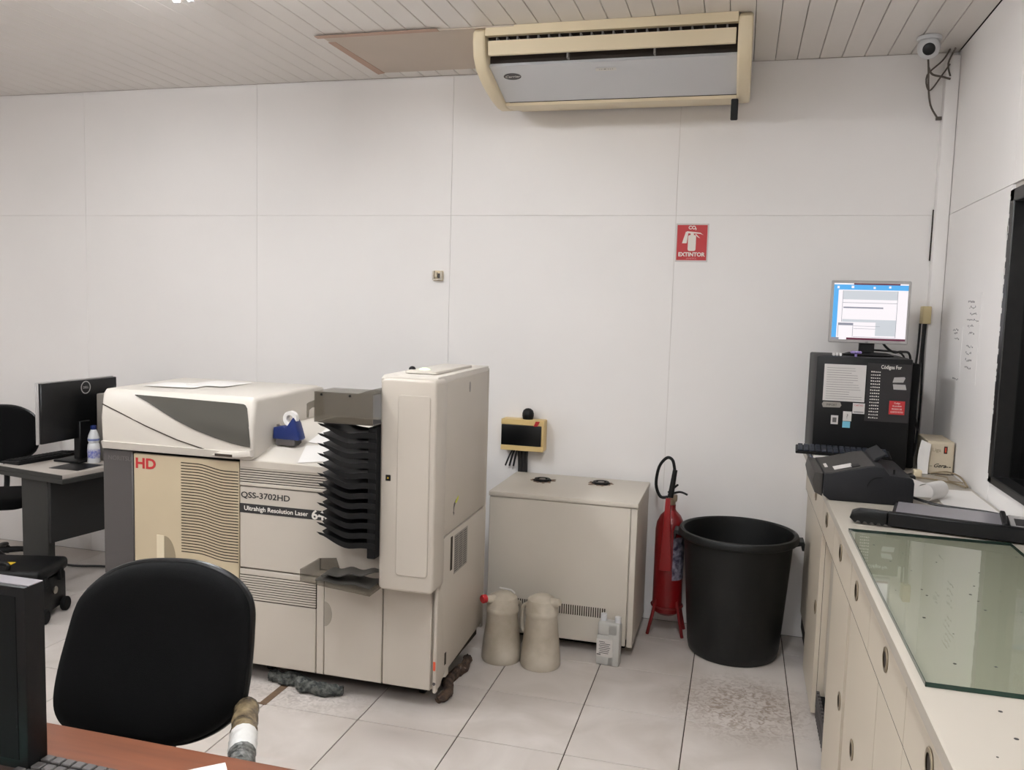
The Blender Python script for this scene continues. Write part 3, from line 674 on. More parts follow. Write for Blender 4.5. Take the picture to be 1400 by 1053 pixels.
# ================================================================= CHEMICAL TANK CABINET
o = (-.84, 4.48, 0); tk = thing('tank_cabinet', 'off-white floor cabinet with two holes in its top', 'cabinet', o)
KX0, KX1, KY = -1.232, -.452, 4.20
MB(o).box(KX0+.012, KX1-.012, KY+.012, 4.74, .09, .78, .002).build('carcass', m_tank, tk)
MB(o).box(KX0, -.487, KY-.006, KY+.012, .06, .782, .003).build('front_panel', m_tank, tk)
MB(o).box(-.482, KX1, KY-.004, 4.74, .055, .782, .003).build('side_panel', m_tank, tk)
MB(o).box(KX0-.004, KX1+.004, KY-.012, 4.76, .785, .812, .006, 2).build('top', m_tank, tk)
MB(o).box(KX0+.05, KX1-.05, KY+.12, 4.7, 0, .09).build('plinth', m_blackm, tk, False)
q = MB(o)
for i in range(45):
    x = -1.12+i*.0118
    q.box(x, x+.0058, KY-.0072, KY-.0058, .195, .247)
q.build('vent_slots', m_slot, tk, False)['kind'] = 'stuff'
def hole(cx, cy, lab):
    MB(o).cyl((cx, cy, .812), .052, .006, n=28, bev=.002).build('floor_hole', m_blackm, tk)
    q = MB(o); R_ = random.Random(int(cx*-100))
    for k in range(11):
        a = 2*PI*k/11+R_.uniform(-.15, .15); L_ = .062+.028*R_.random()
        M = Matrix.Translation((cx+.052*math.cos(a), cy+.052*math.sin(a), .8128)) @ Matrix.Rotation(a, 4, 'Z')
        q.prism([(-.014, -.014), (L_-.052, -.006), (L_-.056, .005), (-.014, .014)], 'z', 0, .0025, M=M)
    q.build('torn_edge', mat('scorched_edge', (142, 118, 100), .8, var=.5, scale=60) if 'scorched_edge' not in MATS else MATS['scorched_edge'], tk)['kind'] = 'stuff'
    MB(o).lathe([(.030, 0), (.044, 0), (.044, .011), (.030, .011), (.030, 0)], c=(cx, cy, .814)).build('pipe_collar', m_black, tk)
    MB(o).lathe([(0, .0), (.018, 0), (.018, .008), (0, .008)], c=(cx, cy, .816)).build('pipe_core', MATS['grey_metal'], tk)
hole(-1.03, 4.55, ''); hole(-.705, 4.60, '')

# ================================================================= JUGS AND BOTTLE
def jug(x, y, h, r, rz, lab, cap):
    t = thing('chemical_jug', lab, 'jug', (x, y, 0), rz, 'frosted jugs on the floor')
    s = h/.34
    MB().lathe([(0, 0), (r-.006, 0), (r, .012), (r*.985, .05), (r*.765, .235*s), (r*.81, .243*s), (r*.82, .255*s), (r*.80, .265*s), (r*.78, .27*s), (r*.79, .29*s), (r*.70, .315*s), (r*.42, .332*s), (0, .34*s)], n=36).build('body', m_jug, t)
    MB().tube([(r*.5, 0, .305*s), (r*.85, 0, .315*s), (r*1.02, 0, .32*s)], .016, 12, rr=lambda u: .026-.011*u).build('spout', m_jug, t)
    MB().tube([(-r*.68, 0, .275*s), (-r*1.05, 0, .262*s), (-r*1.15, 0, .21*s), (-r*1.12, 0, .15*s), (-r*.82, 0, .13*s)], .011, 10).build('handle', m_jug, t)
    if cap: MB().cyl((r*.98, 0, .32*s), .021, .026, 'x', 18, bev=.003).build('red_cap', m_red, t)
    return t
j1 = jug(-1.086, 3.985, .350, .101, PI+.85, 'frosted jug with red spout cap beside the photo machine', True)
MB().tube([(-.01, -.05, .352), (-.085, -.06, .325), (-.10, -.04, .31)], .004, 6).build('wire_loop', m_paper, j1)
j2 = jug(-.880, 3.975, .365, .101, -.35, 'frosted jug with stained uncapped spout, right of the red capped one', False)
o = (-.56, 4.10, 0); bt = thing('chemical_bottle', 'square clear bottle with two white caps before the tank cabinet', 'bottle', o, -.1)
MB().box(-.055, .04, -.03, .03, 0, .155, .008, 2).box(.0, .062, -.03, .03, 0, .215, .008, 2).box(-.05, .06, -.03, .03, .15, .222, .012, 3).build('body', m_bottle, bt)
for x, z in ((-.028, .222), (.045, .215)): MB().cyl((x, 0, z-.006), .016, .04, n=20, bev=.002).build('cap', m_acw, bt)
MB().box(-.052, .03, -.0315, -.030, .045, .135).build('label', m_sticker, bt, False)
q = MB(); R_ = random.Random(5)
for i in range(7): q.box(-.04+.004*(i % 2), -.04+.03+.03*R_.random(), -.0320, -.0315, .062+i*.0095, .0650+i*.0095)
q.box(-.05, -.03, -.0320, -.0315, .052, .057); q.build('label_print', m_blk_print, bt, False)['kind'] = 'stuff'

# ================================================================= FIRE EXTINGUISHER
o = (-.315, 4.62, 0); ex = thing('fire_extinguisher', 'tall red fire extinguisher on a stand between cabinet and bin', 'fire extinguisher', o)
MB(o).lathe([(0, .11), (.05, .112), (.074, .13), (.08, .16), (.08, .585), (.074, .625), (.055, .665), (.03, .69), (.024, .70), (.024, .725), (0, .725)], c=(o[0], o[1], 0), n=36).build('cylinder', m_lred, ex)
MB(o).cyl((o[0], o[1], .725), .022, .035, n=20, bev=.003).box(o[0]-.018, o[0]+.03, o[1]-.018, o[1]+.018, .745, .78, .004).build('valve', m_brass, ex)
MB(o).tube([(o[0]-.02, o[1], .775), (o[0]+.04, o[1]-.01, .80), (o[0]+.085, o[1]-.02, .79)], .006).tube([(o[0]-.02, o[1], .79), (o[0]+.02, o[1]-.01, .83), (o[0]+.03, o[1]-.02, .84)], .006).build('lever', m_black, ex)
MB(o).tube([(o[0]-.02, o[1], .765), (o[0]-.062, o[1], .765), (o[0]-.088, o[1], .83), (o[0]-.075, o[1]-.01, .93), (o[0]-.035, o[1]-.02, .985), (o[0]-.002, o[1]-.03, .975), (o[0]+.012, o[1]-.035, .92)], .0085, 10).build('hose', m_black, ex)
MB(o).tube([(o[0]+.014, o[1]-.036, .925), (o[0]-.004, o[1]-.05, .775)], .016, 12, smooth=False, rr=lambda u: .013+.003*u).build('horn_grip', m_black, ex)
MB(o).prism([(-.012, .78), (.012, .78), (.016, .70), (.036, .38), (-.032, .38), (-.016, .70)], 'y', -.012, .012, .006, 2, M=Matrix.Translation((o[0]-.012, o[1]-.088, 0)) @ Matrix.Rotation(.02, 4, 'X')).build('horn', mat('horn_red', (140, 24, 26), .35), ex)
MB(o).lathe([(.0806, .32), (.0806, .56)], c=(o[0], o[1], 0), n=12, a0=-1.25, a1=.1).build('label', mat('ext_label', (150, 146, 160), .6, var=.7, scale=38, rgb2=(48, 42, 66)), ex)
q = MB(o)
for (sx_, sy_) in ((-1, -1), (1, -1), (-1, 1), (1, 1)):
    q2 = MB(o).tube([(o[0]+sx_*.055, o[1]+sy_*.055, .20), (o[0]+sx_*.095, o[1]+sy_*.07, .006)], .009, 8, smooth=False); q2.build('leg', mat('stand_red', (112, 18, 20), .5) if 'stand_red' not in MATS else MATS['stand_red'], ex)
ring = [(o[0]+.084*math.cos(a*PI/8), o[1]+.084*math.sin(a*PI/8), .16) for a in range(17)]
MB(o).tube(ring, .006, 8, smooth=False).build('stand_ring', MATS['stand_red'], ex)

# ================================================================= BIN
o = (.045, 4.482, 0); bn = thing('rubbish_bin', 'large round black plastic bin beside the counter', 'bin', o)
bw, bh = .302, .652
MB(o).lathe([(0, .004), (.215, 0), (.228, .012), (.236, .05), (.276, .60), (.278, .612), (.297, .612), (.306, .622), (.306, .640), (.300, .652), (.288, .655), (.279, .648), (.274, .62), (.232, .05), (.0, .02)], c=(o[0], o[1], 0), n=64).build('body', m_bin, bn)
for s in (-1, 1):
    MB(o).prism([(.28, .628), (.325, .632), (.330, .62), (.327, .585), (.318, .585), (.316, .612), (.28, .600)], 'y', -.05, .05, .003, M=Matrix.Translation((o[0], o[1], 0)) @ (Matrix.Rotation(PI, 4, 'Z') if s < 0 else Matrix())).build('handle', m_bin, bn)

# ================================================================= COUNTER
CT = 1.06; CF = .366
o = (.68, 2.88, CT); 
wt = MB((.68, 2.88, CT-.03)).prism([(CF, CT-.004), (CF+.006, CT), (W-.004, CT), (W-.004, CT-.032), (CF, CT-.032)], 'y', .97, D-.004, .002).build('worktop', m_counter, None)
tag(wt, 'long cream laminate worktop along the right wall', 'worktop')
DX = .390   # face of drawers
units = [(D-.006, 3.83, [(4.445, 4.777), (3.83, 4.187)], 'farthest cream counter cabinet, against the back wall'),
         (3.83, 2.87, [(3.40, 3.661), (2.87, 3.157)], 'cream counter cabinet with open dark recess at floor'),
         (2.87, 1.93, [(2.46, 2.725), (1.93, 2.186)], 'cream counter cabinet below the far part of the glass sheet'),
         (1.93, .97, [(1.41, 1.683), (.97, 1.2)], 'nearest cream counter cabinet, at the bottom right corner of the photo')]
def ring(o, y, z, x, t, par):
    MB(o).lathe([(.020, 0), (.030, 0), (.032, .002), (.030, .004), (.021, .004)], M=Matrix.Translation((x, y, z)) @ Matrix.Rotation(-PI/2, 4, 'Y'), n=24).build('finger_ring', m_brass, par)
    MB(o).lathe([(0, 0), (.0225, 0), (.0225, .0012), (0, .0012)], M=Matrix.Translation((x, y, z)) @ Matrix.Rotation(-PI/2, 4, 'Y'), n=24).build('finger_hole', m_slot, par)
for ui, (ya, yb, drs, lab) in enumerate(units):
    o = (.68, (ya+yb)/2, 0); u = thing('counter_cabinet', lab, 'cabinet', o, 0, 'cream cabinets under the worktop')
    q = MB(o).box(DX+.02, W-.004, yb+.002, ya-.002, .10, CT-.033) if ui != 1 else MB(o).box(DX+.02, W-.004, yb+.002, 3.345, .10, CT-.033).box(DX+.075, W-.004, 3.345, ya-.002, .13, CT-.033)
    q.build('carcass', m_counter2, u, False)
    MB(o).box(DX+.03, W-.02, yb+.002, ya-.002, 0.0, .10).build('plinth', m_blackm, u, False)
    MB(o).box(DX+.0192, DX+.0199, yb+.002, (ya if ui != 1 else 3.345)-.002, .06, CT-.034).build('painted_gap_shade', m_dark, u, False)  # dark sheet behind the fronts, paints shade into the gaps
    if ui == 1: MB(o).box(DX+.0192, DX+.0199, 3.345, ya-.002, .842, CT-.034).build('painted_gap_shade', m_dark, u, False)
    MB(o).box(DX+.001, DX+.019, yb+.002, ya-.002, .8396, .8446).build('painted_gap_shade', m_dark, u, False)  # dark strip filling the door-top gap in place of its shade
    y1 = ya-.002
    for (y0, hyy) in drs:
        d = MB(o).box(DX, DX+.019, y0+.001, y1-.001, .8447, CT-.035).build('drawer', m_counter2, u)
        if not (ui == 0 and y1 > 4.7): ring(o, hyy, .935, DX, .02, d)
        y1 = y0-.001
    def door(a, c, hole_y, z0=.055, z1=.8395, x=DX):
        d = MB(o).box(x, x+.018, c+.0012, a-.0012, z0, z1).build('door', m_counter2, u)
        if hole_y: ring(o, hole_y, .48, x, .02, d)
    if ui == 0:
        MB(o).box(DX+.012, DX+.03, 4.38, ya-.002, .15, .842, .0015).build('fixed_panel', m_counter2, u)
        door(4.33, 3.83, 3.90, z0=.02)
    if ui == 1:
        MB(o).box(DX+.045, DX+.07, 3.345, 3.827, .14, .842).build('recess_back', m_counter, u, False)
        q = MB(o)
        for k in range(14): q.box(DX+.018, DX+.03, 3.37+k*.033, 3.385+k*.033, .01, .13)
        q.build('grille', m_dgrey, u, False)['kind'] = 'stuff'
        MB(o).box(DX+.002, DX+.02, 2.872, 2.876, .02, .842).build('stile', m_counter2, u, False)
        door(3.34, 2.88, 2.945, z0=.02)
    if ui == 2:
        MB(o).box(DX+.006, DX+.022, 2.68, 2.868, .02, .842, .001).build('stile', m_counter2, u, False)
        door(2.675, 2.27, 2.612, z0=.02); door(2.268, 1.93, None, z0=.02)
    if ui == 3: door(1.93, 1.45, None, z0=.02); door(1.45, .97, None, z0=.02)

# glass sheet on the worktop
o = (.63, 2.37, CT); gs = thing('glass_sheet', 'thick glass sheet with green edge lying on the worktop', 'glass', o)
MB(o).box(.386, .872, 1.745, 2.972, CT+.0005, CT+.0095).build('pane', m_glass, gs, False)
MB(o).box(.3845, .386, 1.7435, 2.9735, CT+.0005, CT+.0098).box(.872, .8735, 1.7435, 2.9735, CT+.0005, CT+.0098).box(.3845, .8735, 1.7435, 1.745, CT+.0005, CT+.0098).box(.3845, .8735, 2.972, 2.9735, CT+.0005, CT+.0098).build('polished_edge', m_green, gs, False)
q = MB(o); R_ = random.Random(11)
for i in range(26):
    x, y = R_.uniform(.42, .84), R_.uniform(1.8, 2.8); s = R_.uniform(.0015, .004)
    q.cyl((x, y, CT+.0096), s, .0004, n=7)
q.build('specks', m_blk_print, gs, False)['kind'] = 'stuff'
q = MB((.6, 1.5, CT))
for i in range(14):
    x, y = R_.uniform(.40, .9), R_.uniform(1.2, 1.7); q.cyl((x, y, CT), R_.uniform(.0015, .0045), .0004, n=7)
sp_ = q.build('dirt_specks', m_blk_print, wt, False, loc=V((0, 0, 0))); sp_['kind'] = 'stuff'
sp_.location = V((.6, 1.5, CT))-V((.68, 2.88, CT-.03))

# paper cutter
rz = -.215; o = (.535, 3.098, CT); pc = thing('paper_cutter', 'black guillotine paper cutter with grey board behind the glass', 'paper cutter', o, rz)
MB().box(0, .435, .0, .23, .0, .042, .004).build('base', m_black, pc)
MB().box(.012, .335, .022, .225, .042, .046, .001).build('board', m_steel, pc)
MB().box(-.01, .43, -.026, .006, .006, .054, .004).build('blade_arm', m_black, pc)
gp = [(-.01, .052), (-.01, .010)]+[(-.01-.11*k/20, .005+(.006 if k % 4 < 2 else 0)) for k in range(1, 21)]+[(-.130, .020), (-.124, .042), (-.10, .052)]
MB().prism(gp, 'y', -.034, .012, .006, 2).build('handle', m_gloss, pc)
MB().box(.335, .352, .02, .235, .042, .056, .003).build('ruler', m_black, pc)
MB().box(.36, .432, .02, .225, .042, .045, .001).build('side_plate', m_silver, pc)
MB().box(.375, .42, .06, .17, .045, .0458).build('badge', m_blk_print, pc, False)

# dark desktop scanner printer, overhanging the worktop edge
o = (.52, 3.66, CT); pr_ = thing('desktop_scanner', 'dark grey desktop scanner overhanging the worktop edge', 'scanner', o)
PP = [(.372, CT+.001), (.348, CT+.018), (.344, 1.100), (.346, 1.163), (.372, 1.166), (.50, 1.200), (.530, 1.205), (.562, 1.202), (.585, 1.175), (.655, 1.172), (.667, 1.165), (.672, 1.150), (.672, CT+.001)]
MB(o).prism(PP, 'y', 3.455, 3.86, .004, 2).build('body', m_pcd, pr_)
MB(o).prism([(.316, 1.085), (.305, 1.13), (.312, 1.165), (.344, 1.163), (.346, 1.07)], 'y', 3.47, 3.85, .006, 2).build('front_cover', m_pc, pr_)
MB(o).prism([(.35, 1.164), (.375, 1.1675), (.50, 1.2015), (.532, 1.2065), (.532, 1.203), (.37, 1.160)], 'y', 3.475, 3.85).build('top_cover', m_pc, pr_)
MB(o).prism([(.545, 1.205), (.56, 1.205), (.592, 1.232), (.588, 1.237), (.55, 1.216)], 'y', 3.60, 3.85, .002).build('paper_flap', m_pcd, pr_)
def on_top(u, v, w, h, name, m, th=.0008):  # u along slope from front, v = y
    ang = math.atan2(.0345, .126)
    M = Matrix.Translation((.375+u*math.cos(ang), v, 1.1685+u*math.sin(ang))) @ Matrix.Rotation(-ang, 4, 'Y')
    MB(o).box(0, w, 0, h, 0, th, M=M).build(name, m, pr_, False)
on_top(.015, 3.515, .07, .075, 'sticker', m_sticker)
on_top(-.03, 3.60, .028, .085, 'white_patch', m_sticker)
on_top(.08, 3.50, .03, .05, 'button', m_black, .002)
MB(o).cyl((.605, 3.50, 1.172), .004, .02, n=10).build('pin', m_black, pr_)
q = MB(o).tube([(.55+.045*math.cos(a), 3.4545, 1.12+.045*math.sin(a)) for a in [PI*.45+PI*.5*i/8 for i in range(9)]], .0018, 6); q.build('side_groove', m_blackm, pr_)

# papers, roll and cables on the worktop
tag(MB((.72, 3.85, CT)).grid(lambda u, v: V((.68+u*.17, 3.66+v*.30, CT+.002+.0006+.055*max(0, (1-u)*v-.1)**1.2)), 10, 10, .0008).build('curled_sheet', m_paper), 'curled white sheet rising behind the dark scanner', 'paper')
def f(u, v):
    a = v*PI*1.25; r = .036
    return V((.73+.075*u+r*math.sin(a)*.9, 3.56+.10*u, CT+.004+r-r*math.cos(a)))
tag(MB((.76, 3.6, CT)).grid(f, 6, 14, .0008).build('rolled_paper', m_paper), 'rolled end of white paper right of the dark scanner', 'paper')
fs = tag(MB((.87, 3.62, CT)).box(.80, .975, 3.42, 3.88, CT+.0003, CT+.0013).build('flat_sheet', m_paper, None, False), 'flat white sheet on the worktop below the window corner', 'paper')
pcd_ = (MB((.52, 3.66, CT)).tube([(.674, 3.55, CT+.025), (.70, 3.52, CT+.020), (.76, 3.48, CT+.012), (.84, 3.46, CT+.009), (.92, 3.44, CT+.008), (.965, 3.40, CT+.009)], .0055, 8).build('power_cord', m_cable, pr_))
tag(MB((.9, 4.0, CT)).tube([(.80, 4.10, CT+.006), (.86, 4.08, CT+.006), (.93, 4.02, CT+.006), (.965, 3.93, CT+.007)], .004, 6).tube([(.89, 4.24, CT+.006), (.94, 4.16, CT+.03), (.968, 4.05, CT+.03), (.975, 3.94, CT+.007)], .004, 6).tube([(.90, 4.20, CT+.006), (.93, 4.12, CT+.012), (.92, 4.02, CT+.014), (.96, 3.96, CT+.02)], .003, 6).build('thin_cables', m_cableb), 'thin beige cables in front of the beige voltage box', 'cables')

# beige voltage stabiliser with leaning paper
o = (.925, 4.38, CT); sb = thing('voltage_stabiliser', 'beige metal box with small red display on the worktop', 'stabiliser', o)
MB(o).box(.872, .984, 4.25, 4.50, CT+.004, 1.215, .003).build('casing', m_stab, sb)
MB(o).box(.882, .978, 4.2475, 4.25, CT+.012, 1.207, .001).build('front_plate', m_stab, sb)
MB(o).box(.940, .954, 4.246, 4.2475, 1.160, 1.194).build('display', mat('display_dark', (58, 20, 16), .3), sb, False)
MB(o).box(.9445, .9495, 4.2454, 4.246, 1.166, 1.188).build('digits', mat('red_led', (150, 50, 30), .4, emit=((200, 60, 30), .4)), sb, False)
text('Liga', .024, frame_y(.890, 4.2465, 1.168), mat('faint_print', (150, 138, 118), .6), sb, o=o)
text('Gera', .026, frame_y(.898, 4.2465, CT+.034), m_blk_print, sb, o=o, shear=.5, bold=.0004)
q = MB(o).box(.884, .894, 4.2465, 4.2475, CT+.038, CT+.040).box(.950, .962, 4.2465, 4.2475, CT+.036, CT+.040).box(.965, .974, 4.2465, 4.2475, CT+.036, CT+.040); q.build('print_marks', m_blk_print, sb, False)
for x in (.885, .97):
    for y in (4.27, 4.48): MB(o).cyl((x, y, CT), .006, .005, n=10).build('foot', m_black, sb)
lp = MB((.86, 4.27, CT)).grid(lambda u, v: V((.832+.042*u-.006*math.sin(v*PI)*(1-u)+.006*v, 4.232+.006*math.sin(v*PI*1.3)-.012*u*0, CT+.002+v*(.160-.018*u))), 4, 10, .002)
tag(lp.build('leaning_paper', m_paper), 'white paper leaning against the beige voltage box', 'paper')

# black computer case with stickers
o = (.57, 4.5, CT); pcx = thing('computer_case', 'black computer case covered with papers and stickers', 'computer', o)
X1, X2, PY = .362, .785, 4.262; PB, PT = CT, 1.590
MB(o).box(X1, X2, PY, 4.70, PB+.004, PT, .008, 2).build('casing', m_black, pcx)
MB(o).box(.590, X2-.004, PY-.001, PY+.001, 1.29, 1.565).build('code_sheet', mat('dark_sheet', (30, 27, 28), .5), pcx, False)
MB(o).box(.398, .584, PY-.0018, PY, 1.378, 1.553).build('paper_notice', m_sticker, pcx, False)
q = MB(o); R_ = random.Random(2)
for i in range(14): q.box(.410, .410+R_.uniform(.10, .165), PY-.0022, PY-.0018, 1.388+i*.0113, 1.3895+i*.0113)
q.build('notice_print', m_fade, pcx, False)['kind'] = 'stuff'
text('Códigos For', .0245, frame_y(.648, PY-.0015, 1.541), m_wht_print, pcx, o=o, sx=.72, bold=.0003)
q = MB(o)
for i in range(16):
    x = .606+.001*R_.random(); z = 1.522-i*.0145
    for k in range(5): q.box(x+k*.0088, x+k*.0088+.0055, PY-.0015, PY-.001, z, z+.006*R_.uniform(.6, 1))
q.build('code_rows', m_wht_print, pcx, False)['kind'] = 'stuff'
MB(o).prism([(.702, 1.478), (.708, 1.502), (.752, 1.506), (.756, 1.500), (.748, 1.480)], 'y', PY-.002, PY).build('grey_tag', m_silver, pcx, False)
MB(o).prism([(.708, 1.446), (.704, 1.470), (.758, 1.470), (.764, 1.446)], 'y', PY-.002, PY).build('grey_tag', m_silver, pcx, False)
MB(o).box(.694, .762, PY-.002, PY, 1.328, 1.392).build('red_sticker', m_red, pcx, False)
for i, (s, z) in enumerate((('Codigo', 1.378), ('de produto', 1.365), ('PEDIDO DE', 1.350), ('CORTE FOTO', 1.336))):
    text(s, .011, frame_y(.728, PY-.0024, z), m_wht_print, pcx, o=o, align='CENTER', sx=.8)
MB(o).prism([(.402, 1.345), (.396, 1.36), (.402, 1.372), (.478, 1.372), (.484, 1.358), (.478, 1.347)], 'y', PY-.0018, PY).build('grey_badge', MATS['label_grey'], pcx, False)
text('IMPORT', .015, frame_y(.440, PY-.0022, 1.353), m_blk_print, pcx, o=o, align='CENTER', sx=.9)
MB(o).box(.535, .588, PY-.0018, PY, 1.322, 1.372).build('white_sticker', m_sticker, pcx, False)
text('CARTAO', .011, frame_y(.5615, PY-.0022, 1.358), m_red, pcx, o=o, align='CENTER', sx=.9)
MB(o).box(.540, .584, PY-.0022, PY-.0018, 1.328, 1.332).build('sticker_line', m_fade, pcx, False)
MB(o).box(.494, .532, PY-.0018, PY, 1.284, 1.330).build('white_sticker', m_sticker, pcx, False)
text('?', .03, frame_y(.508, PY-.0022, 1.297), m_fade, pcx, o=o)
MB(o).box(.494, .528, PY-.0018, PY, 1.252, 1.282).build('blue_sticker', mat('cyan', (120, 188, 210), .5), pcx, False)
MB(o).box(.441, .473, PY-.0018, PY, 1.266, 1.308).build('white_sticker', m_sticker, pcx, False)
MB(o).box(.448, .466, PY-.0022, PY-.0018, 1.275, 1.298).build('sticker_mark', m_fade, pcx, False)
sc2 = tag(MB((.80, 4.5, CT)).box(.790, .835, 4.36, 4.70, CT+.002, 1.565, .006).build('side_unit', m_blackm), 'narrow black unit right of the stickered computer case', 'computer')

# flat monitor on the case
o = (.61, 4.48, PT); mo = thing('flat_monitor', 'silver flat monitor with lit screen on the black case', 'monitor', o)
MM = R4(-.0, (0.606, 4.44, 0))
MB(o).prism(rrect(-.182, .180, 1.652, 1.958, .006, 2), 'y', 0, .028, .003, M=MM).build('bezel', m_silver, mo)
MB(o).box(-.168, .182, .028, .055, 1.668, 1.945, .006, M=MM).build('back_shell', m_black, mo)
# lit screen: a desktop with windows
def emi(n, c, s=1.0):
    m = bpy.data.materials.new(n); m.use_nodes = True; b = m.node_tree.nodes['Principled BSDF']; b.inputs['Base Color'].default_value = (0, 0, 0, 1)
    b.inputs['Emission Color'].default_value = (*lin(c), 1); b.inputs['Emission Strength'].default_value = s; b.inputs['Roughness'].default_value = .4; return m
e_w = emi('screen_white', (246, 240, 244), 1.05); e_b = emi('screen_blue', (86, 176, 240), 1.0); e_g = emi('screen_grey', (206, 210, 216), 1.0); e_m = emi('screen_maroon', (104, 40, 66), .9); e_d = emi('screen_dark', (150, 152, 166), .9)
MB(o).box(-.170, .168, -.0008, 0, 1.668, 1.944, M=MM).build('screen', e_w, mo, False)
def scr(rects, n, m, y):
    q = MB(o)
    for (a, c, e, f) in rects: q.box(a, c, y, y+.0003, e, f, M=MM)
    return q.build(n, m, mo, False)
scr([(-.170, .168, 1.912, 1.937), (-.170, -.148, 1.676, 1.912)], 'screen_blue_areas', e_b, -.0012)
scr([(-.08, .13, 1.937, 1.944), (-.10, .168, 1.668, 1.678)], 'screen_bars', e_m, -.0012)
scr([(-.126, .122, 1.865, 1.908), (-.124, .122, 1.755, 1.768), (.03, .122, 1.69, 1.755)], 'screen_window', e_g, -.0014)
scr([(-.122, .06, 1.822, 1.829), (-.126, .122, 1.848, 1.850), (.121, .123, 1.682, 1.908), (-.128, -.126, 1.755, 1.908), (-.142, -.072, 1.738, 1.750), (-.142, -.140, 1.682, 1.738), (-.074, -.072, 1.682, 1.738), (-.07, .123, 1.682, 1.6835), (-.170, -.135, 1.668, 1.678), (-.07, .03, 1.722, 1.7235), (-.07, .05, 1.735, 1.7365)], 'screen_lines', e_d, -.0016)
scr([(-.155, -.145, 1.918, 1.930), (-.09, -.078, 1.920, 1.932), (.01, .02, 1.918, 1.928), (.08, .09, 1.922, 1.932)], 'screen_icons', e_w, -.0018)
text('LG', .010, MM @ Matrix.Translation((-.012, -.001, 1.656)) @ Matrix.Rotation(PI/2, 4, 'X'), m_dgrey, mo, o=o)
MB(o).box(-.035, .035, .02, .05, 1.598, 1.70, .004, M=MM).build('neck', m_black, mo)
MB(o).lathe([(0, 0), (.115, 0), (.12, .006), (.09, .016), (0, .02)], sy=.8, M=MM @ Matrix.Translation((.01, .035, PT))).build('stand', m_black, mo)
R_ = random.Random(4)
q = MB((.455, 4.33, PT))
for i in range(3): q.box(.435+i*.015, .448+i*.015, 4.31, 4.335, PT, PT+.016, .004, 2)
tag(q.build('eraser_block', m_paper), 'small white knobbly block at the left edge of the case top', 'eraser')
q = MB((.54, 4.31, PT))
q.cyl((.54, 4.31, PT), .006, .02, n=8)
for i in range(6): q.sphere((.54+.017*math.cos(i*PI/3), 4.31+.009*math.sin(i*PI/3), PT+.021), .010, 1, 1, .7, seg=8)
tag(q.build('purple_flower', mat('lilac', (150, 132, 190), .6)), 'small lilac flower trinket on the monitor stand', 'trinket')
tag(MB((.75, 4.6, 1.5)).tube([(.66, 4.50, 1.70), (.70, 4.53, 1.64), (.745, 4.55, 1.61), (.79, 4.60, 1.612), (.842, 4.67, 1.592), (.86, 4.71, 1.45), (.86, 4.72, 1.3)], .006, 8).tube([(.60, 4.50, 1.62), (.70, 4.56, 1.615), (.80, 4.66, 1.60), (.85, 4.73, 1.52), (.90, 4.735, 1.50)], .005, 8).tube([(.845, 4.55, 1.45), (.85, 4.55, 1.33), (.86, 4.5, 1.28), (.875, 4.55, 1.24), (.89, 4.60, 1.22)], .004, 6).build('monitor_cables', m_cable), 'black cables behind the lit monitor going to the corner', 'cables')

# magazines, keyboard and clutter in front of the case
mg = thing('magazine_stack', 'stack of blue and white magazines under the keyboard', 'magazines', (.45, 4.13, CT), .0)
for i in range(6):
    MB().box(-.10+.004*(i % 2), .15, -.085+.003*(i % 3), .09, .001+i*.0135, .0135+i*.0135, .0015).build('magazine', [m_paper, mat('mag_blue', (74, 92, 140), .5) if 'mag_blue' not in MATS else MATS['mag_blue'], m_sticker][i % 3], mg, False)
o = (.47, 4.13, CT+.083); kb = thing('keyboard', 'black keyboard lying before the black computer case', 'keyboard', o, -.06)
MB().prism([(-.075, .0), (-.078, .010), (.06, .022), (.078, .018), (.078, 0)], 'x', -.19, .22, .003).build('base', m_black, kb)
q = MB()
for r in range(5):
    for c in range(15):
        q.box(-.180+c*.026, -.180+c*.026+.022, -.062+r*.026, -.062+r*.026+.022, .012+r*.0022, .020+r*.0022, .002)
q.build('keys', mat('keys_bluish', (44, 48, 58), .35), kb, False)['kind'] = 'stuff'
q = MB((.72, 4.1, CT)); R_ = random.Random(8)
for i in range(6):
    q.tube([(.64+R_.random()*.05, 4.02+R_.random()*.12, CT+.012+.012*i/3), (.69, 4.0+R_.random()*.1, CT+.02+.02*R_.random()), (.74, 4.04+R_.random()*.1, CT+.015), (.79, 4.06+R_.random()*.1, CT+.008)], .006, 6)
q.box(.66, .78, 3.99, 4.05, CT+.001, CT+.03, .006, 2)
tag(q.build('cable_pile', m_gloss), 'heap of black cables and adapter between scanner and beige box', 'cables')
tag(MB((.82, 4.2, CT)).box(.795, .83, 4.12, 4.16, CT+.0005, CT+.035, .006, 2).build('small_adapter', m_cream), 'small cream plug beside the leaning paper', 'plug')

# ================================================================= LEFT DESK
rz = -.17; o = (-3.685, 3.895, 0); M_ = R4(rz, (-3.685, 3.895, 0))
dk = thing('office_desk', 'grey topped office desk with dark legs left of the machine', 'desk', o, rz)
MB().box(-.56, 0, 0, .80, .725, .752, .004, 2).build('desktop', m_desk_l, dk)
MB().box(-.562, .002, -.003, .80, .695, .7245, .003).box(-.562, .002, -.003, 0.0, .7245, .748, .001).build('edge_band', m_desk_d, dk)
MB().box(-.40, -.17, .03, .075, 0, .695, .004).build('leg', m_desk_d, dk)
MB().box(-.40, -.17, .72, .76, 0, .695, .004).build('leg', m_desk_d, dk)
MB().box(-.15, -.13, .02, .76, .33, .695, .002).build('modesty_panel', mat('modesty', (25, 25, 24), .7), dk)
o = (-3.925, 4.30, .752); fm = thing('widescreen_monitor', 'black widescreen monitor seen from behind on the grey desk', 'monitor', o)
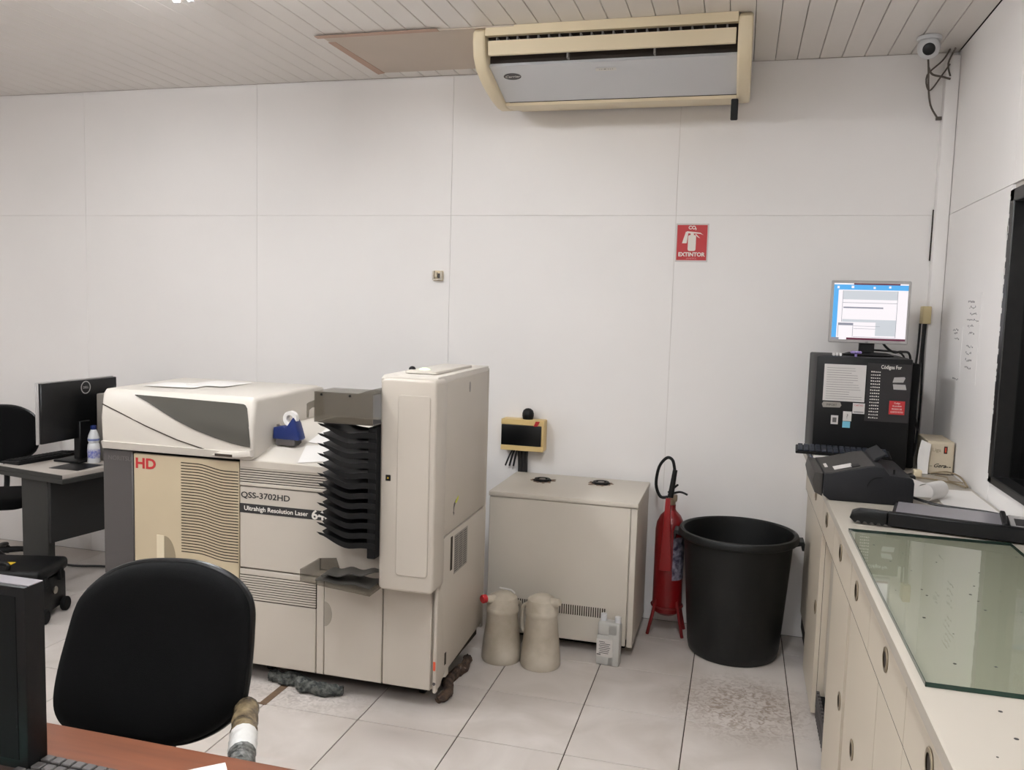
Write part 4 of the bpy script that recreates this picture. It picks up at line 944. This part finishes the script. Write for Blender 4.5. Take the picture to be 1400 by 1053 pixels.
MB(o).box(-3.945, -3.915, 3.99, 4.61, .895, 1.252, .004).build('back_shell', m_gloss, fm)
MB(o).box(-3.955, -3.944, 3.985, 4.615, .890, 1.257, .003).build('silver_frame', m_silver, fm)
MB(o).box(-3.945, -3.93, 3.984, 3.992, .893, 1.255, .002).build('frame_edge', m_silver, fm)
MB(o).lathe([(.034, 0), (.040, 0), (.040, .001), (.034, .001), (.034, 0)], M=Matrix.Translation((-3.915, 4.34, 1.205)) @ Matrix.Rotation(PI/2, 4, 'Y')).build('emblem', m_silver, fm)
text('DELL', .021, frame_px(-3.9142, 4.34, 1.198), m_silver, fm, 'emblem_lettering', o=o, align='CENTER')
MB(o).box(-3.95, -3.90, 4.27, 4.36, .76, 1.0, .005).build('neck', m_black, fm)
MB(o).box(-4.03, -3.84, 4.19, 4.43, .752, .766, .006, 2).build('stand', m_black, fm)
o = (-4.16, 4.24, .752); k2 = thing('keyboard', 'black keyboard on the grey desk in front of the widescreen monitor', 'keyboard', o, -.12)
MB().prism([(-.075, 0), (-.075, .012), (.07, .024), (.075, .018), (.075, 0)], 'y', -.22, .22, .003).build('base', m_black, k2)
q = MB()
for r in range(5):
    for c in range(15): q.box(-.064+r*.026, -.042+r*.026, -.20+c*.027, -.178+c*.027, .012+r*.0022, .020+r*.0022, .002)
q.build('keys', m_blackm, k2, False)['kind'] = 'stuff'
o = (-4.08, 4.60, .752); ph = thing('telephone', 'black telephone on the far left corner of the grey desk', 'telephone', o, .1)
MB().prism([(-.08, 0), (-.08, .03), (.06, .07), (.08, .06), (.08, 0)], 'x', -.06, .06, .004).build('base', m_black, ph)
MB().tube([(-.045, -.09, .055), (-.045, 0, .085), (-.045, .10, .10)], .018, 10).build('handset', m_black, ph)
tag(MB((-3.79, 4.21, .752)).box(-3.90, -3.69, 4.02, 4.22, .7523, .7545, .001).build('mouse_mat', m_black, None, False), 'dark mat on the grey desk below the cleaning bottle', 'mat')
o = (-3.80, 4.27, .752); bo = thing('cleaning_bottle', 'white spray-shaped bottle with blue cap on the grey desk', 'bottle', o)
bo['label'] = 'white waisted bottle with a blue cap on the grey desk'
MB(o).lathe([(0, 0), (.034, 0), (.037, .006), (.035, .03), (.037, .07), (.034, .112), (.028, .122), (.033, .135), (.034, .15), (.028, .175), (.018, .20), (.016, .205), (0, .205)], c=o, n=28).build('body', m_acw, bo)
MB(o).cyl((o[0], o[1], .955), .017, .028, n=20, bev=.003).build('cap', m_blue, bo)
MB(o).lathe([(.0352, .03), (.0373, .07), (.0355, .09)], c=o, n=24).build('lower_label', mat('lbl', (190, 186, 204), .5, var=.6, scale=55, rgb2=(96, 104, 176)), bo)
MB(o).lathe([(.0333, .137), (.0345, .15)], c=o, n=24).build('blue_band', mat('lbl2', (110, 122, 170), .5), bo)
tag(MB((-3.72, 4.50, .752)).box(-3.83, -3.60, 4.33, 4.68, .753, 1.172, .008, 2).build('computer_tower', mat('tower_grey', (128, 122, 116), .5)), 'grey computer tower on the desk beside the photo machine', 'computer')
# floor cables behind the desk
q = MB((-3.6, 4.5, 0))
q.tube([(-4.6, 4.6, .012), (-4.2, 4.45, .010), (-3.9, 4.5, .012), (-3.5, 4.4, .012), (-3.2, 4.3, .01), (-3.02, 4.35, .01)], .008, 6)
q.tube([(-4.0, 4.7, .3), (-3.9, 4.6, .06), (-3.6, 4.55, .012), (-3.3, 4.3, .012), (-3.05, 4.2, .012)], .007, 6)
q.tube([(-3.7, 4.76, .3), (-3.6, 4.6, .03), (-3.45, 4.45, .012), (-3.35, 4.32, .012), (-3.2, 4.28, .01)], .007, 6)
tag(q.build('floor_cables', m_cable), 'dark cables straggling over the floor below the grey desk', 'cables')
o = (-3.62, 4.52, 0); ps_ = thing('power_strip', 'white power strip with black plugs on the floor behind the desk', 'power strip', o)
MB(o).box(-3.74, -3.50, 4.49, 4.545, 0, .035, .005, 2).build('body', m_acw, ps_)
for x in (-3.70, -3.64, -3.56): MB(o).box(x-.015, x+.015, 4.495, 4.54, .035, .075, .004).build('plug', m_black, ps_)

# office chair builder
def lathe_none(): pass
def chair(name, lab, x, y, rz, back_outline, bz_tilt, seat_z, arms):
    t = thing(name, lab, 'chair', (x, y, 0), rz)
    # local: sitter faces -Y, backrest stands at y=.20
    MB().cyl((0, 0, .09), .028, .26, n=16).cyl((0, 0, .30), .018, seat_z-.36, n=12).build('gas_column', m_black, t)
    for k in range(5):
        a = 2*PI*k/5+.3; c, s = math.cos(a), math.sin(a)
        MB().tube([(0, 0, .10), (.15*c, .15*s, .092), (.27*c, .27*s, .07)], .02, 8, rr=lambda u: .024-.010*u).build('base_arm', m_black, t)
        q = MB().cyl((.285*c-.011, .285*s, .028), .027, .022, 'x', 14, bev=.004); q.tube([(.27*c, .27*s, .07), (.285*c, .285*s, .03)], .006, 6, smooth=False); q.build('castor', m_blackm, t)
    seat = MB().prism(rrect(-.24, .24, -.26, .19, .09, 6), 'z', seat_z-.05, seat_z+.02, .022, 3); seat.build('seat', m_fabric, t)
    MB().box(-.10, .10, -.10, .10, seat_z-.075, seat_z-.048, .004).build('seat_plate', m_black, t)
    MB().tube([(0, .06, seat_z-.06), (0, .27, seat_z-.05), (0, .33, seat_z+.05), (0, .29, seat_z+.25)], .018, 8).build('back_bar', m_black, t)
    cz = sum(p[1] for p in back_outline)/len(back_outline)
    def P(p, s=1.0): return (p[0]*s, (p[1]-cz)*s)
    MT = Matrix.Translation((0, .22, cz)) @ Matrix.Rotation(bz_tilt, 4, 'X')
    n_ = 5; q = MB()
    # cushioned front with a slight crown, hard rim behind
    bm_ = bmesh.new(); rings = []
    for s, yy in ((1.0, .02), (1.0, .0), (.985, -.018), (.95, -.030), (.85, -.038), (.6, -.036), (.3, -.032)):
        rings.append([bm_.verts.new((p[0]*s, yy+.10*(p[0]*s)**2*-1.0+0, (p[1]-cz)*s)) for p in back_outline])
    for A, B in zip(rings, rings[1:]):
        m = len(A)
        for i in range(m): bm_.faces.new((A[i], A[(i+1) % m], B[(i+1) % m], B[i]))
    bm_.faces.new(rings[-1]); bm_.faces.new(rings[0][::-1]); bmesh.ops.recalc_face_normals(bm_, faces=bm_.faces[:])
    q._merge(bm_, MT); q.build('backrest', m_fabric, t)
    rim = [MT @ V((p[0]*1.004, .012-.10*p[0]**2, (p[1]-cz)*1.004)) for p in back_outline]; rim.append(rim[0]); 
    MB().tube(rim, .009, 8, smooth=False).build('backrest_rim', m_gloss, t)
    return t
import math as _m
def smooth_outline(P, k=4):
    m = len(P); Q = []
    for i in range(m):
        p0, p1, p2, p3 = (V((*P[(i+d) % m], 0)) for d in (-1, 0, 1, 2))
        for j in range(k):
            t_ = j/k; v = .5*((2*p1)+(-p0+p2)*t_+(2*p0-5*p1+4*p2-p3)*t_*t_+(-p0+3*p1-3*p2+p3)*t_**3); Q.append((v.x, v.y))
    return Q
# near chair: outline of the backrest (x, z), centred
NO = [(-0.233, 0.889), (-0.186, 0.945), (-0.124, 0.988), (-0.05, 1.016), (0.033, 1.03), (0.127, 1.036), (0.207, 1.026), (0.268, 1.003), (0.307, 0.97), (0.324, 0.93), (0.326, 0.868), (0.324, 0.796), (0.318, 0.724), (0.307, 0.67), (0.273, 0.622), (0.216, 0.576), (0.146, 0.539), (0.08, 0.519), (-0.01, 0.509), (-0.16, 0.505), (-0.25, 0.518), (-0.289, 0.554), (-0.298, 0.608), (-0.288, 0.686), (-0.266, 0.777)]
nc = chair('office_chair', 'black fabric office chair with wide backrest behind the brown desk', -1.575, 1.745, .0, smooth_outline(NO), -.08, .46, True)
# its armrests; the right one is wrapped in tape
MB().tube([(-.20, -.02, .42), (-.345, -.02, .43), (-.365, -.02, .52), (-.365, 0, .636)], .014, 8).build('arm_bracket', m_black, nc)
MB().tube([(.20, -.02, .42), (.40, -.03, .43), (.44, -.03, .52), (.435, .015, .63)], .014, 8).build('arm_bracket', m_black, nc)
MB().prism(rrect(-.40, -.335, -.10, .20, .03, 4), 'z', .632, .668, .010, 2).build('armrest', m_black, nc)
ar = [(.3685, .185, .655), (.374, .13, .655), (.380, .05, .655), (.386, 0.0, .655)]
def arm(p0, p1, r, n_, m, k):
    MB().tube([p0, ((V(p0)+V(p1))/2), p1], r, 14, rr=lambda u: r*(1+.05*math.sin(u*17+k))).build(n_, m, nc)
A0, A1 = V((.317, .218, .655)), V((.497, -.09, .655))
arm(A0, A0.lerp(A1, .46), .034, 'brown_tape_wrap', m_wrap, 0)
arm(A0.lerp(A1, .44), A0.lerp(A1, .70), .0345, 'white_tape_wrap', m_wrapw, 1)
arm(A0.lerp(A1, .69), A1, .033, 'grey_tape_wrap', m_wrapg, 2)
MB().sphere(A0, .033, 1, .75, 1).build('armrest_end', m_blackm, nc)
# far chair
FO = [(-.20, .72), (-.225, .84), (-.20, .95), (-.11, 1.01), (0, 1.025), (.11, 1.01), (.20, .95), (.225, .84), (.20, .72), (.10, .66), (0, .65), (-.10, .66)]
fc = chair('office_chair', 'black rounded office chair half out of frame behind the grey desk', -4.62, 4.30, .55, smooth_outline(FO), -.08, .47, False)

# black wheeled case on the floor
rz = .28; o = (-3.53, 3.55, 0); wc = thing('tool_case', 'black wheeled plastic case with yellow sticker on the floor', 'case', o, rz)
MB().box(-.62, -.01, 0.02, .32, .03, .225, .02, 2).build('lower_shell', m_black, wc)
MB().box(-.63, 0.0, 0.01, .33, .228, .30, .025, 3).build('lid', m_black, wc)
MB().box(-.35, -.21, .12, .17, .300, .3015).build('yellow_sticker', m_yellow, wc, False)
MB().box(-.30, -.26, .13, .16, .3015, .302).build('sticker_print', m_blk_print, wc, False)
MB().box(-.08, -.02, 0.016, .02, .07, .10, .001).build('white_tag', m_sticker, wc, False)
for y in (.05, .27): MB().cyl((-.01, y, .04), .04, .03, 'x', 20, bev=.006).build('wheel', m_blackm, wc)
for y in (.08, .24): MB().box(-.012, .006, y-.02, y+.02, .19, .25, .003).build('latch', m_blackm, wc)
MB().cyl((-.005, .17, .15), .022, .012, 'x', 16, bev=.002).build('round_lock', m_chrome, wc)
MB().tube([(-.45, .04, .30), (-.43, .04, .335), (-.2, .04, .335), (-.18, .04, .30)], .012, 8).build('handle', m_black, wc)

# ================================================================= NEAR DESK
o = (-1.45, 1.2, 0); nd = thing('brown_desk', 'brown wood topped desk at the bottom left of the photo', 'desk', o)
MB(o).box(-2.7, -.25, .80, 1.585, .722, .75, .003, 2).build('desktop', m_wood, nd)
for x in (-2.6, -.37): MB(o).box(x, x+.03, .86, 1.5, 0, .722, .002).build('leg', m_desk_d, nd)
MB(o).box(-2.57, -.37, .95, .97, .35, .722, .002).build('modesty_panel', m_desk_d, nd)
o = (-1.64, 1.405, .752); nm = thing('monitor', 'large black monitor cut off by the left edge on the brown desk', 'monitor', o)
MB(o).box(-1.93, -1.402, 1.375, 1.428, .768, 1.166, .004, 2).build('shell', m_black, nm)
MB(o).box(-1.91, -1.425, 1.3735, 1.3755, .79, 1.145).build('screen', m_blackm, nm, False)
MB(o).box(-1.93, -1.402, 1.385, 1.425, 1.1655, 1.168, .001).build('top_strip', m_steel, nm)
MB(o).box(-1.80, -1.55, 1.36, 1.52, .751, .768, .004).build('stand', m_black, nm)
o = (-1.25, 1.43, .75); k3 = thing('keyboard', 'black keyboard at the bottom edge on the brown desk', 'keyboard', o, -.02)
MB().prism([(-.14, .0), (-.14, .012), (.0, .022), (.008, .018), (.008, 0)], 'x', -.185, .22, .003).build('base', m_black, k3)
q = MB()
for r in range(5):
    for c in range(14): q.box(-.178+c*.027, -.178+c*.027+.023, -.132+r*.026, -.132+r*.026+.022, .014+r*.002, .022+r*.002, .002)
q.build('keys', m_dgrey, k3, False)['kind'] = 'stuff'
tag(MB((-1.07, 1.44, .75)).box(-.09, .09, -.09, .09, 0, .001, M=Matrix.Translation((-1.06, 1.432, .7503)) @ Matrix.Rotation(.72, 4, 'Z')).build('paper_sheet', m_paper, None, False), 'corner of a white sheet on the brown desk at the bottom edge', 'paper')
tag(MB((-1.7, 1.38, .75)).box(-1.95, -1.43, 1.15, 1.355, .7503, .753, .001).build('desk_mat', m_teal, None, False), 'pale teal mat on the brown desk at the bottom left corner', 'mat')

# ================================================================= RAGS AND DIRT ON THE FLOOR
def rag(P, r, lab, m=m_fuzz, name='floor_rag', seed=1, n=16):
    b = MB(P[0]); R_ = random.Random(seed)
    b.tube(P, r, n, rr=lambda u: r*(.75+.25*math.sin(PI*u)+.12*math.sin(u*23+seed)))
    for v in b.bm.verts:
        v.co += V((R_.uniform(-1, 1), R_.uniform(-1, 1), R_.uniform(-1, 1)))*r*.22
    zmin = min(v.co.z for v in b.bm.verts)+P[0][2]
    for v in b.bm.verts: v.co.z = max(v.co.z, -P[0][2]+.001)
    return tag(b.build(name, m), lab, 'rag')
rag([(-2.04, 3.40, .022), (-1.97, 3.375, .026), (-1.90, 3.385, .024), (-1.83, 3.34, .026), (-1.74, 3.33, .026), (-1.66, 3.36, .022)], .032, 'twisted dark grey rag on the floor under the machine front')
rag([(-1.22, 3.42, .015), (-1.20, 3.5, .02), (-1.24, 3.62, .02), (-1.22, 3.78, .018), (-1.235, 3.9, .015)], .024, 'crumpled brown rag under the right side of the machine', mat('brown_rag', (92, 72, 58), .95, var=.5, scale=30, bump=.9, bscale=120, rgb2=(40, 30, 26)), seed=4)
